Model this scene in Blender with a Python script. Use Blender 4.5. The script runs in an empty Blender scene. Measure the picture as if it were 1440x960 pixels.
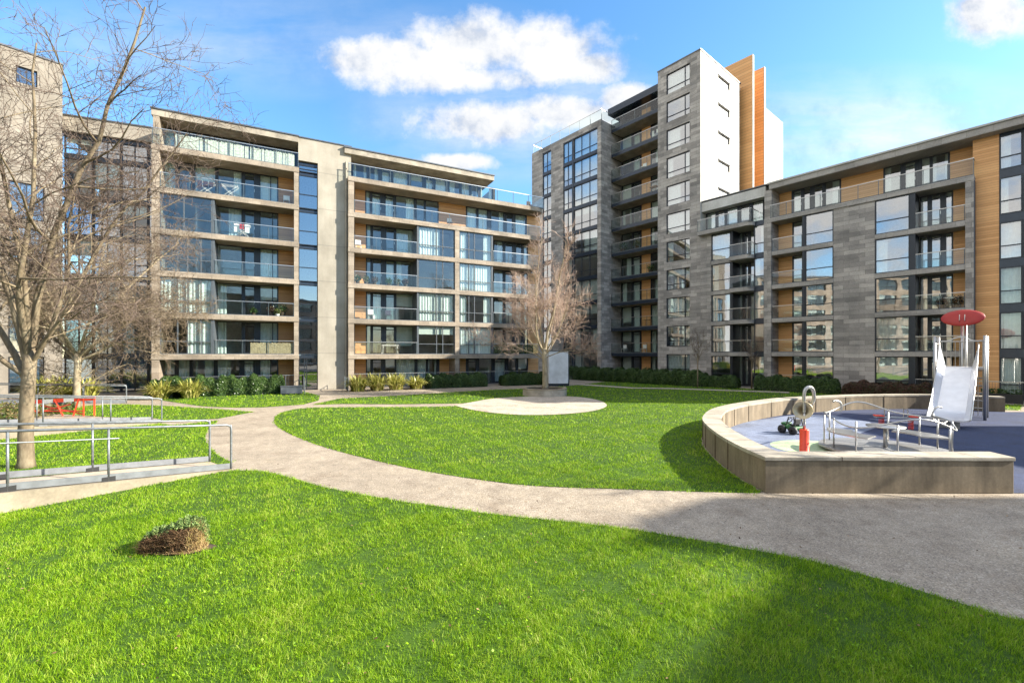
import bpy, math, random
import numpy as np
from mathutils import Vector, Matrix, geometry
random.seed(7); RNG = np.random.default_rng(7)
SC = bpy.context.scene
COL = SC.collection
F, CX, HZ, H = 635.0, 720.0, 498.0, 2.65        # focal length, centre and horizon of the photograph, eye height
R = math.radians

# ------------------------------------------------------------------ materials
def nmat(name):
    m = bpy.data.materials.new(name); m.use_nodes = True
    nt = m.node_tree; nt.nodes.clear()
    out = nt.nodes.new('ShaderNodeOutputMaterial')
    return m, nt, out
def nd(nt, t, **kw):
    n = nt.nodes.new(t)
    for k, v in kw.items():
        if k.startswith('_'): setattr(n, k[1:], v)
        elif isinstance(v, bpy.types.NodeSocket): nt.links.new(v, n.inputs[k.replace('__', ' ')])
        else: n.inputs[k.replace('__', ' ')].default_value = v
    return n
def c4(c): return (c[0], c[1], c[2], 1)
def ramp(nt, fac, stops):
    r = nt.nodes.new('ShaderNodeValToRGB'); nt.links.new(fac, r.inputs[0])
    e = r.color_ramp.elements
    while len(e) < len(stops): e.new(.5)
    for i, (p, c) in enumerate(stops): e[i].position = p; e[i].color = c4(c)
    return r.outputs[0]
def mathn(nt, op, a, b=None, clamp=False):
    n = nt.nodes.new('ShaderNodeMath'); n.operation = op; n.use_clamp = clamp
    for i, v in enumerate((a, b)):
        if v is None: continue
        if isinstance(v, bpy.types.NodeSocket): nt.links.new(v, n.inputs[i])
        else: n.inputs[i].default_value = v
    return n.outputs[0]
def mixc(nt, fac, a, b, mode='MIX'):
    n = nt.nodes.new('ShaderNodeMix'); n.data_type = 'RGBA'; n.blend_type = mode
    for i, v in ((0, fac), (6, a), (7, b)):
        if isinstance(v, bpy.types.NodeSocket): nt.links.new(v, n.inputs[i])
        elif i == 0: n.inputs[0].default_value = v
        else: n.inputs[i].default_value = c4(v)
    return n.outputs[2]
def objco(nt): return nt.nodes.new('ShaderNodeTexCoord').outputs['Object']
def noise(nt, vec, scale, detail=4, rough=.55):
    return nd(nt, 'ShaderNodeTexNoise', Vector=vec, Scale=scale, Detail=detail, Roughness=rough).outputs['Fac']
def bumpn(nt, h, strength=.3, dist=.02):
    return nd(nt, 'ShaderNodeBump', Height=h, Strength=strength, Distance=dist).outputs[0]
def principled(nt, out, **kw):
    p = nd(nt, 'ShaderNodeBsdfPrincipled', **kw); nt.links.new(p.outputs[0], out.inputs[0]); return p

def plain(name, col, rough=.5, metal=0, var=.12, scale=6, bump=0):
    m, nt, out = nmat(name); v = objco(nt)
    n = noise(nt, v, scale)
    lo = tuple(c*(1-var) for c in col); hi = tuple(min(1, c*(1+var)) for c in col)
    kw = dict(Base__Color=ramp(nt, n, [(.3, lo), (.7, hi)]), Roughness=rough, Metallic=metal)
    if bump: kw['Normal'] = bumpn(nt, noise(nt, v, scale*8), bump, .01)
    principled(nt, out, **kw); return m

def stone(name, a, b, mortar, bw=.9, bh=.3, stain=.35, rough=.8):
    m, nt, out = nmat(name); v = objco(nt)
    s = nd(nt, 'ShaderNodeSeparateXYZ', Vector=v)
    xy = mathn(nt, 'ADD', s.outputs[0], s.outputs[1])
    cv = nd(nt, 'ShaderNodeCombineXYZ', X=xy, Y=s.outputs[2]).outputs[0]
    br = nd(nt, 'ShaderNodeTexBrick', Vector=cv, Color1=c4(a), Color2=c4(b), Mortar=c4(mortar), Scale=1.0)
    br.inputs['Mortar Size'].default_value = .011; br.inputs['Brick Width'].default_value = bw; br.inputs['Row Height'].default_value = bh
    br.inputs['Bias'].default_value = -.1; br.offset = .37; br.squash = 1.0
    # second coarser blotches of lighter and darker blocks plus grain
    vo = nd(nt, 'ShaderNodeTexVoronoi', Vector=nd(nt, 'ShaderNodeVectorMath', _operation='MULTIPLY', Vector=cv).outputs[0], Scale=1.1)
    nt.links.new(cv, nt.nodes[-2].inputs[0]) if False else None
    vm = [n for n in nt.nodes if n.bl_idname == 'ShaderNodeVectorMath'][-1]
    nt.links.new(cv, vm.inputs[0]); vm.inputs[1].default_value = (.6, 1.7, 1)
    blot = nd(nt, 'ShaderNodeSeparateColor', Color=vo.outputs['Color']).outputs[0]
    c = mixc(nt, .28, br.outputs[0], mixc(nt, blot, a, b))
    n1 = noise(nt, v, .7, 5); n2 = noise(nt, v, 14, 6, .7)
    c = mixc(nt, 1.0, c, ramp(nt, n1, [(.3, (1-stain,)*3), (.62, (1.12, 1.1, 1.08))]), 'MULTIPLY')
    c = mixc(nt, 1.0, c, ramp(nt, n2, [(.25, (.72,)*3), (.75, (1.22,)*3)]), 'MULTIPLY')
    h = mathn(nt, 'ADD', mathn(nt, 'MULTIPLY', br.outputs['Fac'], -1.0), mathn(nt, 'MULTIPLY', n2, .5))
    principled(nt, out, Base__Color=c, Roughness=rough, Normal=bumpn(nt, h, .35, .015)); return m

def timber(name, a, b, step=.145):
    m, nt, out = nmat(name); v = objco(nt)
    s = nd(nt, 'ShaderNodeSeparateXYZ', Vector=v)
    zz = mathn(nt, 'DIVIDE', s.outputs[2], step)
    fr = mathn(nt, 'FRACT', zz); fl = mathn(nt, 'FLOOR', zz)
    gap = mathn(nt, 'MULTIPLY', mathn(nt, 'LESS_THAN', fr, .08), .6)
    rnd = nd(nt, 'ShaderNodeTexWhiteNoise', _noise_dimensions='1D', W=fl).outputs['Value']
    sv = nd(nt, 'ShaderNodeVectorMath', _operation='MULTIPLY'); nt.links.new(v, sv.inputs[0]); sv.inputs[1].default_value = (1.2, 1.2, 14)
    g = noise(nt, sv.outputs[0], 3, 6, .6)
    f = mathn(nt, 'ADD', mathn(nt, 'MULTIPLY', rnd, .45), mathn(nt, 'MULTIPLY', g, .55))
    c = ramp(nt, f, [(.2, a), (.75, b)])
    c = mixc(nt, gap, c, (.05, .025, .01))
    hh = mathn(nt, 'ADD', mathn(nt, 'MULTIPLY', gap, -1.0), mathn(nt, 'MULTIPLY', g, .15))
    principled(nt, out, Base__Color=c, Roughness=.55, Normal=bumpn(nt, hh, .6, .012)); return m

def concrete(name, col, stain=.4, scale=1.0, panel=None, vert=True):
    m, nt, out = nmat(name); v = objco(nt)
    sv = nd(nt, 'ShaderNodeVectorMath', _operation='MULTIPLY'); nt.links.new(v, sv.inputs[0]); sv.inputs[1].default_value = (2.2, 2.2, .35) if vert else (1, 1, 1)
    n1 = noise(nt, sv.outputs[0], 1.1*scale, 6, .6); n2 = noise(nt, v, 22, 5, .7); n3 = noise(nt, v, 1.6*scale, 4)
    c = ramp(nt, n1, [(.28, tuple(x*(1-stain) for x in col)), (.6, col), (.85, tuple(min(1, x*1.15) for x in col))])
    c = mixc(nt, 1.0, c, ramp(nt, n3, [(.3, (.8, .79, .77)), (.65, (1.06,)*3)]), 'MULTIPLY')
    c = mixc(nt, 1.0, c, ramp(nt, n2, [(.25, (.8,)*3), (.75, (1.15,)*3)]), 'MULTIPLY')
    h = n2
    if panel:
        s = nd(nt, 'ShaderNodeSeparateXYZ', Vector=v)
        g = mathn(nt, 'LESS_THAN', mathn(nt, 'FRACT', mathn(nt, 'DIVIDE', s.outputs[2], panel)), .02)
        c = mixc(nt, mathn(nt, 'MULTIPLY', g, .45), c, (.12, .11, .1))
    principled(nt, out, Base__Color=c, Roughness=.85, Normal=bumpn(nt, h, .2, .006)); return m

def glass(name, tint, refl=.12, ior=1.7, rough=.01, wob=.02):
    m, nt, out = nmat(name); v = objco(nt)
    g = nd(nt, 'ShaderNodeBsdfGlossy', Color=(.95, .97, 1, 1), Roughness=rough, Normal=bumpn(nt, noise(nt, v, .9, 2), wob, .1))
    bf = nt.nodes.new('ShaderNodeNewGeometry').outputs['Backfacing']       # the far face of a pane only lets light through
    t = nd(nt, 'ShaderNodeBsdfTransparent', Color=mixc(nt, bf, tint, (1, 1, 1)))
    fr = nd(nt, 'ShaderNodeFresnel', IOR=ior).outputs[0]
    f = mathn(nt, 'MULTIPLY', mathn(nt, 'ADD', fr, refl, True), mathn(nt, 'SUBTRACT', 1.0, bf))
    mx = nt.nodes.new('ShaderNodeMixShader'); nt.links.new(f, mx.inputs[0]); nt.links.new(t.outputs[0], mx.inputs[1]); nt.links.new(g.outputs[0], mx.inputs[2])
    nt.links.new(mx.outputs[0], out.inputs[0]); return m

def leafy(name, cols, trans=.35, rough=.45, scale=3.0, big=.5):
    """foliage: colour varies by leaf (attribute 'rnd') and by soft patches"""
    m, nt, out = nmat(name)
    at = nd(nt, 'ShaderNodeAttribute', _attribute_name='rnd').outputs['Fac']
    v = objco(nt)
    n = noise(nt, v, scale, 3); n2 = noise(nt, v, big, 2)
    f = mathn(nt, 'ADD', mathn(nt, 'MULTIPLY', at, .5), mathn(nt, 'ADD', mathn(nt, 'MULTIPLY', n, .35), mathn(nt, 'MULTIPLY', n2, .25)))
    k = len(cols)
    c = ramp(nt, f, [(.22+.6*i/(k-1), cols[i]) for i in range(k)])
    p = nd(nt, 'ShaderNodeBsdfPrincipled', Base__Color=c, Roughness=rough)
    p.inputs['Specular IOR Level'].default_value = .3
    t = nd(nt, 'ShaderNodeBsdfTranslucent', Color=c)
    mx = nt.nodes.new('ShaderNodeMixShader'); mx.inputs[0].default_value = trans
    nt.links.new(p.outputs[0], mx.inputs[1]); nt.links.new(t.outputs[0], mx.inputs[2]); nt.links.new(mx.outputs[0], out.inputs[0]); return m

def aggregate(name, base, dark, light):
    m, nt, out = nmat(name); v = objco(nt)
    vo = nd(nt, 'ShaderNodeTexVoronoi', Vector=v, Scale=75)
    cc = nd(nt, 'ShaderNodeSeparateColor', Color=vo.outputs['Color']).outputs[0]
    c = ramp(nt, cc, [(.05, dark), (.35, base), (.7, base), (.97, light)])
    n1 = noise(nt, v, .5, 6, .6); n2 = noise(nt, v, 4, 5, .65)
    c = mixc(nt, 1.0, c, ramp(nt, n1, [(.3, (.8, .79, .78)), (.7, (1.1, 1.1, 1.1))]), 'MULTIPLY')
    c = mixc(nt, 1.0, c, ramp(nt, n2, [(.3, (.86,)*3), (.7, (1.08,)*3)]), 'MULTIPLY')
    n4 = noise(nt, v, 1.1, 8, .7); c = mixc(nt, 1.0, c, ramp(nt, n4, [(.36, (.78, .75, .72)), (.5, (1,)*3), (.66, (1.1, 1.09, 1.06))]), 'MULTIPLY')
    n3 = noise(nt, v, 2.2, 2); sp = ramp(nt, n3, [(.70, (0, 0, 0)), (.73, (1, 1, 1))])
    c = mixc(nt, mathn(nt, 'MULTIPLY', sp, .25), c, light)
    principled(nt, out, Base__Color=c, Roughness=.8, Normal=bumpn(nt, vo.outputs['Distance'], .5, .008)); return m

M = {}
M['tan_stone'] = stone('tan_limestone', (.245, .20, .15), (.36, .305, .24), (.14, .115, .09), .8, .36, .38)
M['soffit'] = concrete('soffit_render', (.37, .325, .26), .5, 1, None, False)
M['core'] = concrete('pale_concrete_panels', (.36, .325, .265), .22, .5, 2.7)
M['grey_stone'] = stone('grey_granite', (.19, .178, .166), (.50, .465, .425), (.13, .122, .114), .9, .3, .25)
M['grey_band'] = stone('grey_granite_band', (.28, .265, .245), (.40, .375, .345), (.17, .16, .15), 1.1, .4, .25)
M['tower_render'] = concrete('grey_brown_render', (.25, .22, .18), .3, .6, 2.7)
M['white'] = concrete('white_render', (.44, .425, .39), .12, .6, 2.62)
M['pale_render'] = concrete('pale_render', (.55, .54, .51), .15, .6)
M['timber'] = timber('cedar_boards', (.56, .275, .095), (.78, .43, .18))
M['timber_red'] = timber('cedar_boards_dark', (.40, .19, .07), (.60, .32, .125))
M['tile'] = timber('orange_fin_boards', (.62, .30, .10), (.78, .42, .165), .3)
M['frame'] = plain('dark_aluminium', (.022, .027, .036), .4, .3)
M['frame_grey'] = plain('grey_aluminium', (.075, .088, .10), .55, .1)
M['spandrel'] = plain('navy_spandrel', (.025, .034, .05), .25, .2)
M['cap'] = plain('zinc_cap', (.13, .135, .14), .4, .6)
M['steel'] = plain('brushed_steel', (.45, .44, .42), .38, .9, .15, 30)
M['galv'] = plain('galvanised_steel', (.20, .215, .225), .5, .6, .25, 14, .05)
M['galv_plate'] = plain('galvanised_plate', (.19, .20, .215), .5, .5, .2, 5, .05)
M['glass'] = glass('window_glass', (.80, .90, .89), .06, 1.6)
M['glass_r'] = glass('window_glass_mirror', (.80, .90, .90), .25, 1.8)
M['glass_blue'] = glass('stair_glass', (.25, .38, .5), .22, 1.8)
M['balglass'] = glass('balustrade_glass', (.88, .95, .93), .02, 1.4, .01, .005)
M['inner'] = plain('room_wall', (.66, .64, .60), .8)
M['curtain'] = plain('curtain_cloth', (.64, .64, .60), .9, 0, .1)
M['blind'] = plain('roller_blind', (.60, .58, .52), .8, 0, .06)
M['screen'] = plain('bamboo_screen', (.50, .49, .42), .8, 0, .35, 9)
M['reed'] = plain('reed_screen', (.36, .28, .17), .9, 0, .4, 12)
M['concrete'] = concrete('wall_concrete', (.25, .195, .128), .5, 1.4)
M['coping'] = concrete('coping_concrete', (.44, .39, .31), .35, 1.5, None, False)
M['kerb'] = concrete('kerb_concrete', (.32, .27, .195), .35, 1.5, None, False)
M['path'] = aggregate('resin_gravel', (.325, .268, .20), (.19, .155, .115), (.48, .415, .335))
M['patio'] = aggregate('patio_gravel', (.46, .385, .30), (.26, .21, .17), (.66, .6, .52))
M['deck'] = concrete('ramp_deck', (.42, .35, .27), .3, 1, None, False)
M['soil'] = plain('soil', (.07, .045, .03), .95, 0, .5, 20, .5)
M['ground'] = plain('far_ground', (.18, .17, .15), .9, 0, .2, .5)
M['turf'] = leafy('turf', [(.032, .07, .005), (.065, .13, .007), (.105, .185, .012)], .0, .9, 7, .7)
M['grass'] = leafy('grass_blades', [(.022, .075, .003), (.10, .225, .004), (.215, .39, .006), (.32, .49, .012), (.46, .51, .10)], .38, .5, 1.9, .6)
M['hedge'] = leafy('hedge_leaves', [(.012, .03, .008), (.03, .065, .015), (.06, .11, .025), (.12, .18, .05)], .2, .3, 3)
M['redshrub'] = leafy('red_shrub_leaves', [(.02, .022, .01), (.075, .028, .02), (.10, .05, .028), (.04, .07, .02)], .2, .4, 3)
M['flax'] = leafy('flax_leaves', [(.10, .14, .02), (.28, .29, .05), (.45, .42, .11), (.55, .50, .2)], .3, .35, 2)
M['lowgreen'] = leafy('bed_leaves', [(.03, .06, .012), (.07, .11, .02), (.14, .12, .04), (.16, .10, .05)], .2, .5, 2)
M['stumptop'] = leafy('juniper_leaves', [(.045, .09, .02), (.10, .17, .045), (.19, .27, .085), (.30, .34, .10)], .2, .6, 12)
M['deadtwig'] = leafy('dead_twigs', [(.03, .014, .008), (.08, .04, .02), (.19, .11, .055), (.38, .25, .13)], .1, .8, 12)
M['straw'] = leafy('dry_straw', [(.25, .15, .06), (.40, .27, .12), (.52, .38, .2), (.5, .42, .12)], .2, .8, 12)
def bark(name, cols, scale=9):
    m, nt, out = nmat(name); v = objco(nt)
    sv = nd(nt, 'ShaderNodeVectorMath', _operation='MULTIPLY'); nt.links.new(v, sv.inputs[0]); sv.inputs[1].default_value = (1, 1, .3)
    n = noise(nt, sv.outputs[0], scale, 6, .65); n2 = noise(nt, v, 1.5, 3)
    f = mathn(nt, 'ADD', mathn(nt, 'MULTIPLY', n, .65), mathn(nt, 'MULTIPLY', n2, .35))
    principled(nt, out, Base__Color=ramp(nt, f, [(.3, cols[0]), (.5, cols[1]), (.7, cols[2])]), Roughness=.85, Normal=bumpn(nt, n, .6, .02)); return m
M['bark'] = bark('olive_grey_bark', [(.06, .043, .026), (.17, .13, .08), (.30, .25, .165)])
M['twig'] = bark('brown_twigs', [(.08, .055, .04), (.19, .14, .09), (.31, .25, .165)], 4)
M['twig_dark'] = bark('dark_twigs', [(.05, .034, .03), (.125, .087, .066), (.23, .17, .125)], 4)
M['twig_red'] = bark('reddish_twigs', [(.22, .13, .105), (.42, .30, .23), (.60, .48, .37)], 4)
M['bark_pale'] = bark('pale_bark', [(.13, .10, .06), (.31, .25, .16), (.47, .40, .27)])
M['red'] = plain('red_paint', (.74, .055, .012), .35, 0, .08, 5)
M['darkred'] = plain('dark_red_panel', (.36, .018, .012), .5, 0, .1, 4)
M['redplastic'] = plain('orange_red_plastic', (.75, .06, .025), .4, 0, .1, 5)
M['whiteplastic'] = plain('white_plastic', (.75, .72, .68), .4, 0, .06, 5)
M['slide'] = plain('slide_steel', (.70, .71, .74), .30, .55, .06, 4)
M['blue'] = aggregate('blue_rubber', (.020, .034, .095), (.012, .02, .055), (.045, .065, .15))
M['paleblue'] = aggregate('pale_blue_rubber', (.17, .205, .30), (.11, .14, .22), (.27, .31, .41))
M['greenrub'] = aggregate('pale_green_rubber', (.42, .55, .33), (.3, .42, .24), (.55, .65, .46))
M['black'] = plain('black_rubber', (.014, .014, .015), .6, 0, .2)
M['toygreen'] = plain('green_plastic', (.02, .11, .03), .35)
M['platform'] = plain('chequer_plate', (.36, .36, .36), .45, .6, .2, 25, .3)
M['horn'] = plain('horn_inside', (.50, .42, .27), .45, .5)
M['wood'] = plain('garden_wood', (.38, .2, .08), .6, 0, .25, 10)
M['cloth_red'] = plain('red_cloth', (.45, .04, .04), .9)
M['cloth_dark'] = plain('dark_cloth', (.03, .025, .05), .9)
M['box_grey'] = plain('slate_box_panel', (.085, .095, .11), .5, .1, .15, 3)
M['cabinet'] = concrete('pale_cabinet', (.68, .69, .72), .08, .8)
M['offwall'] = plain('unseen_block_render', (.40, .37, .33), .8)
M['brown'] = plain('weathered_brown', (.06, .038, .022), .8)

# ------------------------------------------------------------------ mesh helpers
class MB:
    def __init__(s): s.v = []; s.f = []
    def box(s, x0, x1, y0, y1, z0, z1):
        if x1 < x0: x0, x1 = x1, x0
        if y1 < y0: y0, y1 = y1, y0
        if z1 < z0: z0, z1 = z1, z0
        i = len(s.v)
        s.v += [(x0,y0,z0),(x1,y0,z0),(x1,y1,z0),(x0,y1,z0),(x0,y0,z1),(x1,y0,z1),(x1,y1,z1),(x0,y1,z1)]
        s.f += [(i,i+3,i+2,i+1),(i+4,i+5,i+6,i+7),(i,i+1,i+5,i+4),(i+1,i+2,i+6,i+5),(i+2,i+3,i+7,i+6),(i+3,i,i+4,i+7)]
        return s
    def tube(s, pts, r, n=8, caps=True):
        pts = [Vector(p) for p in pts]; rs = r if isinstance(r, (list, tuple)) else [r]*len(pts)
        i0 = len(s.v); prev = None
        for k, p in enumerate(pts):
            a = pts[max(k-1, 0)]; b = pts[min(k+1, len(pts)-1)]
            d = (b-a)
            if d.length < 1e-9: d = Vector((0,0,1))
            d.normalize()
            if prev is None:
                ref = Vector((0,0,1)) if abs(d.z) < .9 else Vector((1,0,0))
                u = d.cross(ref).normalized()
            else:
                u = (prev - d*prev.dot(d))
                u = u.normalized() if u.length > 1e-6 else d.orthogonal().normalized()
            prev = u; w = d.cross(u)
            for j in range(n):
                t = 2*math.pi*j/n
                q = p + (u*math.cos(t) + w*math.sin(t))*rs[k]
                s.v.append((q.x, q.y, q.z))
        for k in range(len(pts)-1):
            for j in range(n):
                a = i0+k*n+j; b = i0+k*n+(j+1) % n
                s.f.append((a, b, b+n, a+n))
        if caps and n > 3:
            s.f.append(tuple(i0+j for j in range(n))[::-1]); s.f.append(tuple(i0+(len(pts)-1)*n+j for j in range(n)))
        return s
    def prism(s, poly, z0, z1):
        """vertical prism over a polygon (x,y)"""
        n = len(poly); i = len(s.v)
        s.v += [(p[0], p[1], z0) for p in poly] + [(p[0], p[1], z1) for p in poly]
        s.f.append(tuple(range(i, i+n))[::-1]); s.f.append(tuple(range(i+n, i+2*n)))
        for k in range(n): s.f.append((i+k, i+(k+1) % n, i+n+(k+1) % n, i+n+k))
        return s
    def lathe(s, prof, n=24, c=(0,0,0), mat=None):
        i = len(s.v)
        for r_, z in prof:
            for j in range(n):
                t = 2*math.pi*j/n; q = Vector((r_*math.cos(t), r_*math.sin(t), z))
                if mat: q = mat @ q
                s.v.append((q.x+c[0], q.y+c[1], q.z+c[2]))
        for k in range(len(prof)-1):
            for j in range(n):
                a = i+k*n+j; b = i+k*n+(j+1) % n
                s.f.append((a, b, b+n, a+n))
        return s
    def quad(s, a, b, c, d):
        i = len(s.v); s.v += [tuple(a), tuple(b), tuple(c), tuple(d)]; s.f.append((i,i+1,i+2,i+3)); return s
    def hexa(s, p):
        """8 corners: bottom 4 then top 4"""
        i = len(s.v); s.v += [tuple(q) for q in p]
        s.f += [(i,i+3,i+2,i+1),(i+4,i+5,i+6,i+7),(i,i+1,i+5,i+4),(i+1,i+2,i+6,i+5),(i+2,i+3,i+7,i+6),(i+3,i,i+4,i+7)]; return s
    def build(s, name, mat, parent=None, smooth=False, bevel=0):
        me = bpy.data.meshes.new(name); me.from_pydata(s.v, [], s.f); me.update()
        if smooth: me.polygons.foreach_set('use_smooth', [True]*len(me.polygons))
        me.materials.append(M[mat] if isinstance(mat, str) else mat)
        o = bpy.data.objects.new(name, me); COL.objects.link(o)
        if parent is not None: o.parent = parent
        if bevel:
            b = o.modifiers.new('bevel', 'BEVEL'); b.width = bevel; b.segments = 2; b.limit_method = 'ANGLE'
        return o
def tag(o, label, cat, group=None):
    o['label'] = label; o['category'] = cat
    if group: o['group'] = group
    return o
def thing(name, label, cat, loc=(0,0,0), rz=0, group=None):
    o = bpy.data.objects.new(name, None); COL.objects.link(o)
    o.location = loc; o.rotation_euler = (0,0,rz); o.empty_display_size = .3
    return tag(o, label, cat, group)
def struct(o): o['kind'] = 'structure'; return o
def stuff(o): o['kind'] = 'stuff'; return o
def copy_tree(o, parent=None):
    c = o.copy(); COL.objects.link(c)
    if parent is not None: c.parent = parent
    for ch in list(o.children): copy_tree(ch, c)
    return c
def gp(px, py, z=0.0):
    """ground (or level z) point seen at a pixel of the photograph"""
    Y = F*(H-z)/(py-HZ); return ((px-CX)/F*Y, Y)
def at(px, Y): return (px-CX)/F*Y
def hgt(py, Y): return H + (HZ-py)/F*Y

def tri_mesh(name, verts, tris, rnd, mat, parent=None):
    """big triangle mesh straight from numpy, with a per-vertex random number"""
    me = bpy.data.meshes.new(name)
    nv, nt_ = len(verts), len(tris)
    me.vertices.add(nv); me.vertices.foreach_set('co', verts.astype(np.float32).ravel())
    me.loops.add(nt_*3); me.loops.foreach_set('vertex_index', tris.astype(np.int32).ravel())
    me.polygons.add(nt_); me.polygons.foreach_set('loop_start', np.arange(0, nt_*3, 3, dtype=np.int32))
    me.polygons.foreach_set('loop_total', np.full(nt_, 3, dtype=np.int32))
    me.update(calc_edges=True)
    a = me.attributes.new('rnd', 'FLOAT', 'POINT'); a.data.foreach_set('value', rnd.astype(np.float32))
    me.materials.append(M[mat])
    o = bpy.data.objects.new(name, me); COL.objects.link(o)
    if parent is not None: o.parent = parent
    return o
def leaves(pos, nrm, size, aspect=.5, jitter=.9):
    """diamond leaves at positions, roughly along normals"""
    n = len(pos)
    d = nrm + RNG.normal(0, jitter, (n, 3)); d /= np.linalg.norm(d, axis=1)[:, None]+1e-9
    a = RNG.normal(0, 1, (n, 3)); u = np.cross(d, a); u /= np.linalg.norm(u, axis=1)[:, None]+1e-9
    w = np.cross(d, u)
    s = (size*RNG.uniform(.6, 1.35, n))[:, None]
    v = np.stack([pos-u*s, pos+w*s*aspect, pos+u*s, pos-w*s*aspect], 1).reshape(-1, 3)
    b = np.arange(n)[:, None]*4
    t = np.concatenate([b+np.array([[0,1,2]]), b+np.array([[0,2,3]])], 0)
    return v, t, np.repeat(RNG.random(n), 4)
def blades(pos, h, w, lean=.5, curl=.6, heading=None):
    """bent strap blades: 5 vertices, 3 triangles"""
    n = len(pos)
    th = RNG.uniform(0, 2*math.pi, n) if heading is None else heading
    ln = h*lean*RNG.uniform(.2, 1.6, n)
    dx, dy = np.cos(th), np.sin(th)
    fa = RNG.uniform(0, 2*math.pi, n); sx, sy = np.cos(fa)*w/2, np.sin(fa)*w/2
    z0 = np.zeros(n)
    b = pos; m = pos + np.stack([dx*ln*.35, dy*ln*.35, h*.62], 1); t = pos + np.stack([dx*ln, dy*ln, h*(1-.35*curl*RNG.random(n))], 1)
    S = np.stack([sx, sy, z0], 1)
    v = np.stack([b-S, b+S, m-S*.8, m+S*.8, t], 1).reshape(-1, 3)
    i = np.arange(n)[:, None]*5
    tr = np.concatenate([i+np.array([[0,1,3]]), i+np.array([[0,3,2]]), i+np.array([[2,3,4]])], 0)
    return v, tr, np.repeat(RNG.random(n), 5)
def inpoly(P, poly):
    x, y = P[:, 0], P[:, 1]; c = np.zeros(len(P), bool); n = len(poly)
    for i in range(n):
        x0, y0 = poly[i]; x1, y1 = poly[(i+1) % n]
        if y0 == y1: continue
        k = ((y0 > y) != (y1 > y)) & (x < (x1-x0)*(y-y0)/(y1-y0)+x0)
        c ^= k
    return c
def sheet(name, poly, z, mat, holes=()):
    loops = [[Vector((p[0], p[1], 0)) for p in poly]] + [[Vector((p[0], p[1], 0)) for p in h] for h in holes]
    tris = geometry.tessellate_polygon(loops)
    flat = [p for l in loops for p in l]
    mb = MB(); mb.v = [(p.x, p.y, z) for p in flat]
    for t in tris:
        a, b, c = (flat[i] for i in t)
        mb.f.append(tuple(t) if (b-a).cross(c-a).z > 0 else tuple(t)[::-1])
    return mb.build(name, mat)
def spline(pts, k=6):
    """Catmull-Rom through points"""
    out = []; n = len(pts); P = [np.array(p, float) for p in pts]
    for i in range(n-1):
        p0, p1, p2, p3 = P[max(i-1, 0)], P[i], P[i+1], P[min(i+2, n-1)]
        for j in range(k):
            t = j/k
            out.append(tuple(.5*((2*p1)+(-p0+p2)*t+(2*p0-5*p1+4*p2-p3)*t*t+(-p0+3*p1-3*p2+p3)*t**3)))
    out.append(tuple(P[-1])); return out

# ------------------------------------------------------------------ ground, paths, lawns
struct(sheet('ground', [(-300,-200),(300,-200),(300,400),(-300,400)], -.012, 'ground'))
pathpoly = [(-40,-6),(40,-6),(40,8.6),(30,8.6),(27,27),(17,39),(3,56),(-8,50),(-30,31),(-45,24)]
struct(sheet('path', pathpoly, -.004, 'path'))

low_edge = [gp(*p) for p in [(335,661),(378,664),(430,678),(480,690),(560,704),(640,715),(700,723.5),(864,741),(1008,764),(1137,788),(1265,822),(1368,853),(1440,873)]]
lawn_front = spline([(-6.35,10.3)]+low_edge+[(6.6,3.6),(9.5,1.5)], 5) + [(9.5,-3),(-16,-3),(-16,2),(-10.5,6.2)]
north_edge = spline([gp(*p) for p in [(1062,693),(970,690.5),(870,687),(760,683),(690,676),(600,662),(520,645),(450,626),(405,608),(387,595),(391,583),(415,575.5),(450,573),(520,572.5),(600,572),(655,570.5)]], 5)
arc_out = [(4.84,8.63),(4.91,9.9),(5.16,11.45),(5.68,13.4),(6.4,14.95),(7.4,16.5),(8.95,18.1),(11.5,20.05),(13.7,21.1),(16.7,22.1),(20.3,22.35),(22.9,21.2)]
arc_out_s = spline(arc_out, 6)
lawn_mid = north_edge + [gp(735,559),gp(780,557)] + [(3.4,30.5),(4.5,37.5),(9,43.5),(16,37.5),(23,28.5),(26.5,23.5),(24,21.4)] + [(p[0]-.05,p[1]+.05) for p in arc_out_s[::-1][3:]]
lawn_mid_n = [gp(560,568.3),gp(480,567.8),gp(440,569),(-10.5,24.5),gp(478,560),gp(540,557),gp(600,553.5),gp(690,548),gp(760,545.5),(2.2,36),(4.3,37.6),(3.4,30.5),gp(760,557.5),gp(700,561),gp(650,567)]
lawn_left = spline([gp(*p) for p in [(326,650),(309,642),(295,630),(288,616),(293,602),(306,591.5)]], 4) + [gp(240,598),(-16,18.6),(-28,17),(-24,10),(-14,8),(-8.5,8.3)]
lawn_wedge = [gp(*p) for p in [(356,579),(330,584),(306,588.5),(232,592),(222,588),(150,586),(60,580),(-60,576),(-60,566),(60,566),(170,568.5),(229,570.5),(300,575)]]
lawn_A = [gp(*p) for p in [(232,563.5),(283,571),(330,573),(370,572.5),(427,568.5),(448,563),(450,556),(425,550),(300,551),(200,553),(205,558)]]
lawns = [lawn_front, lawn_mid, lawn_mid_n, lawn_left, lawn_wedge, lawn_A]
for L in lawns: struct(sheet('lawn', L, .003, 'turf'))

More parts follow.
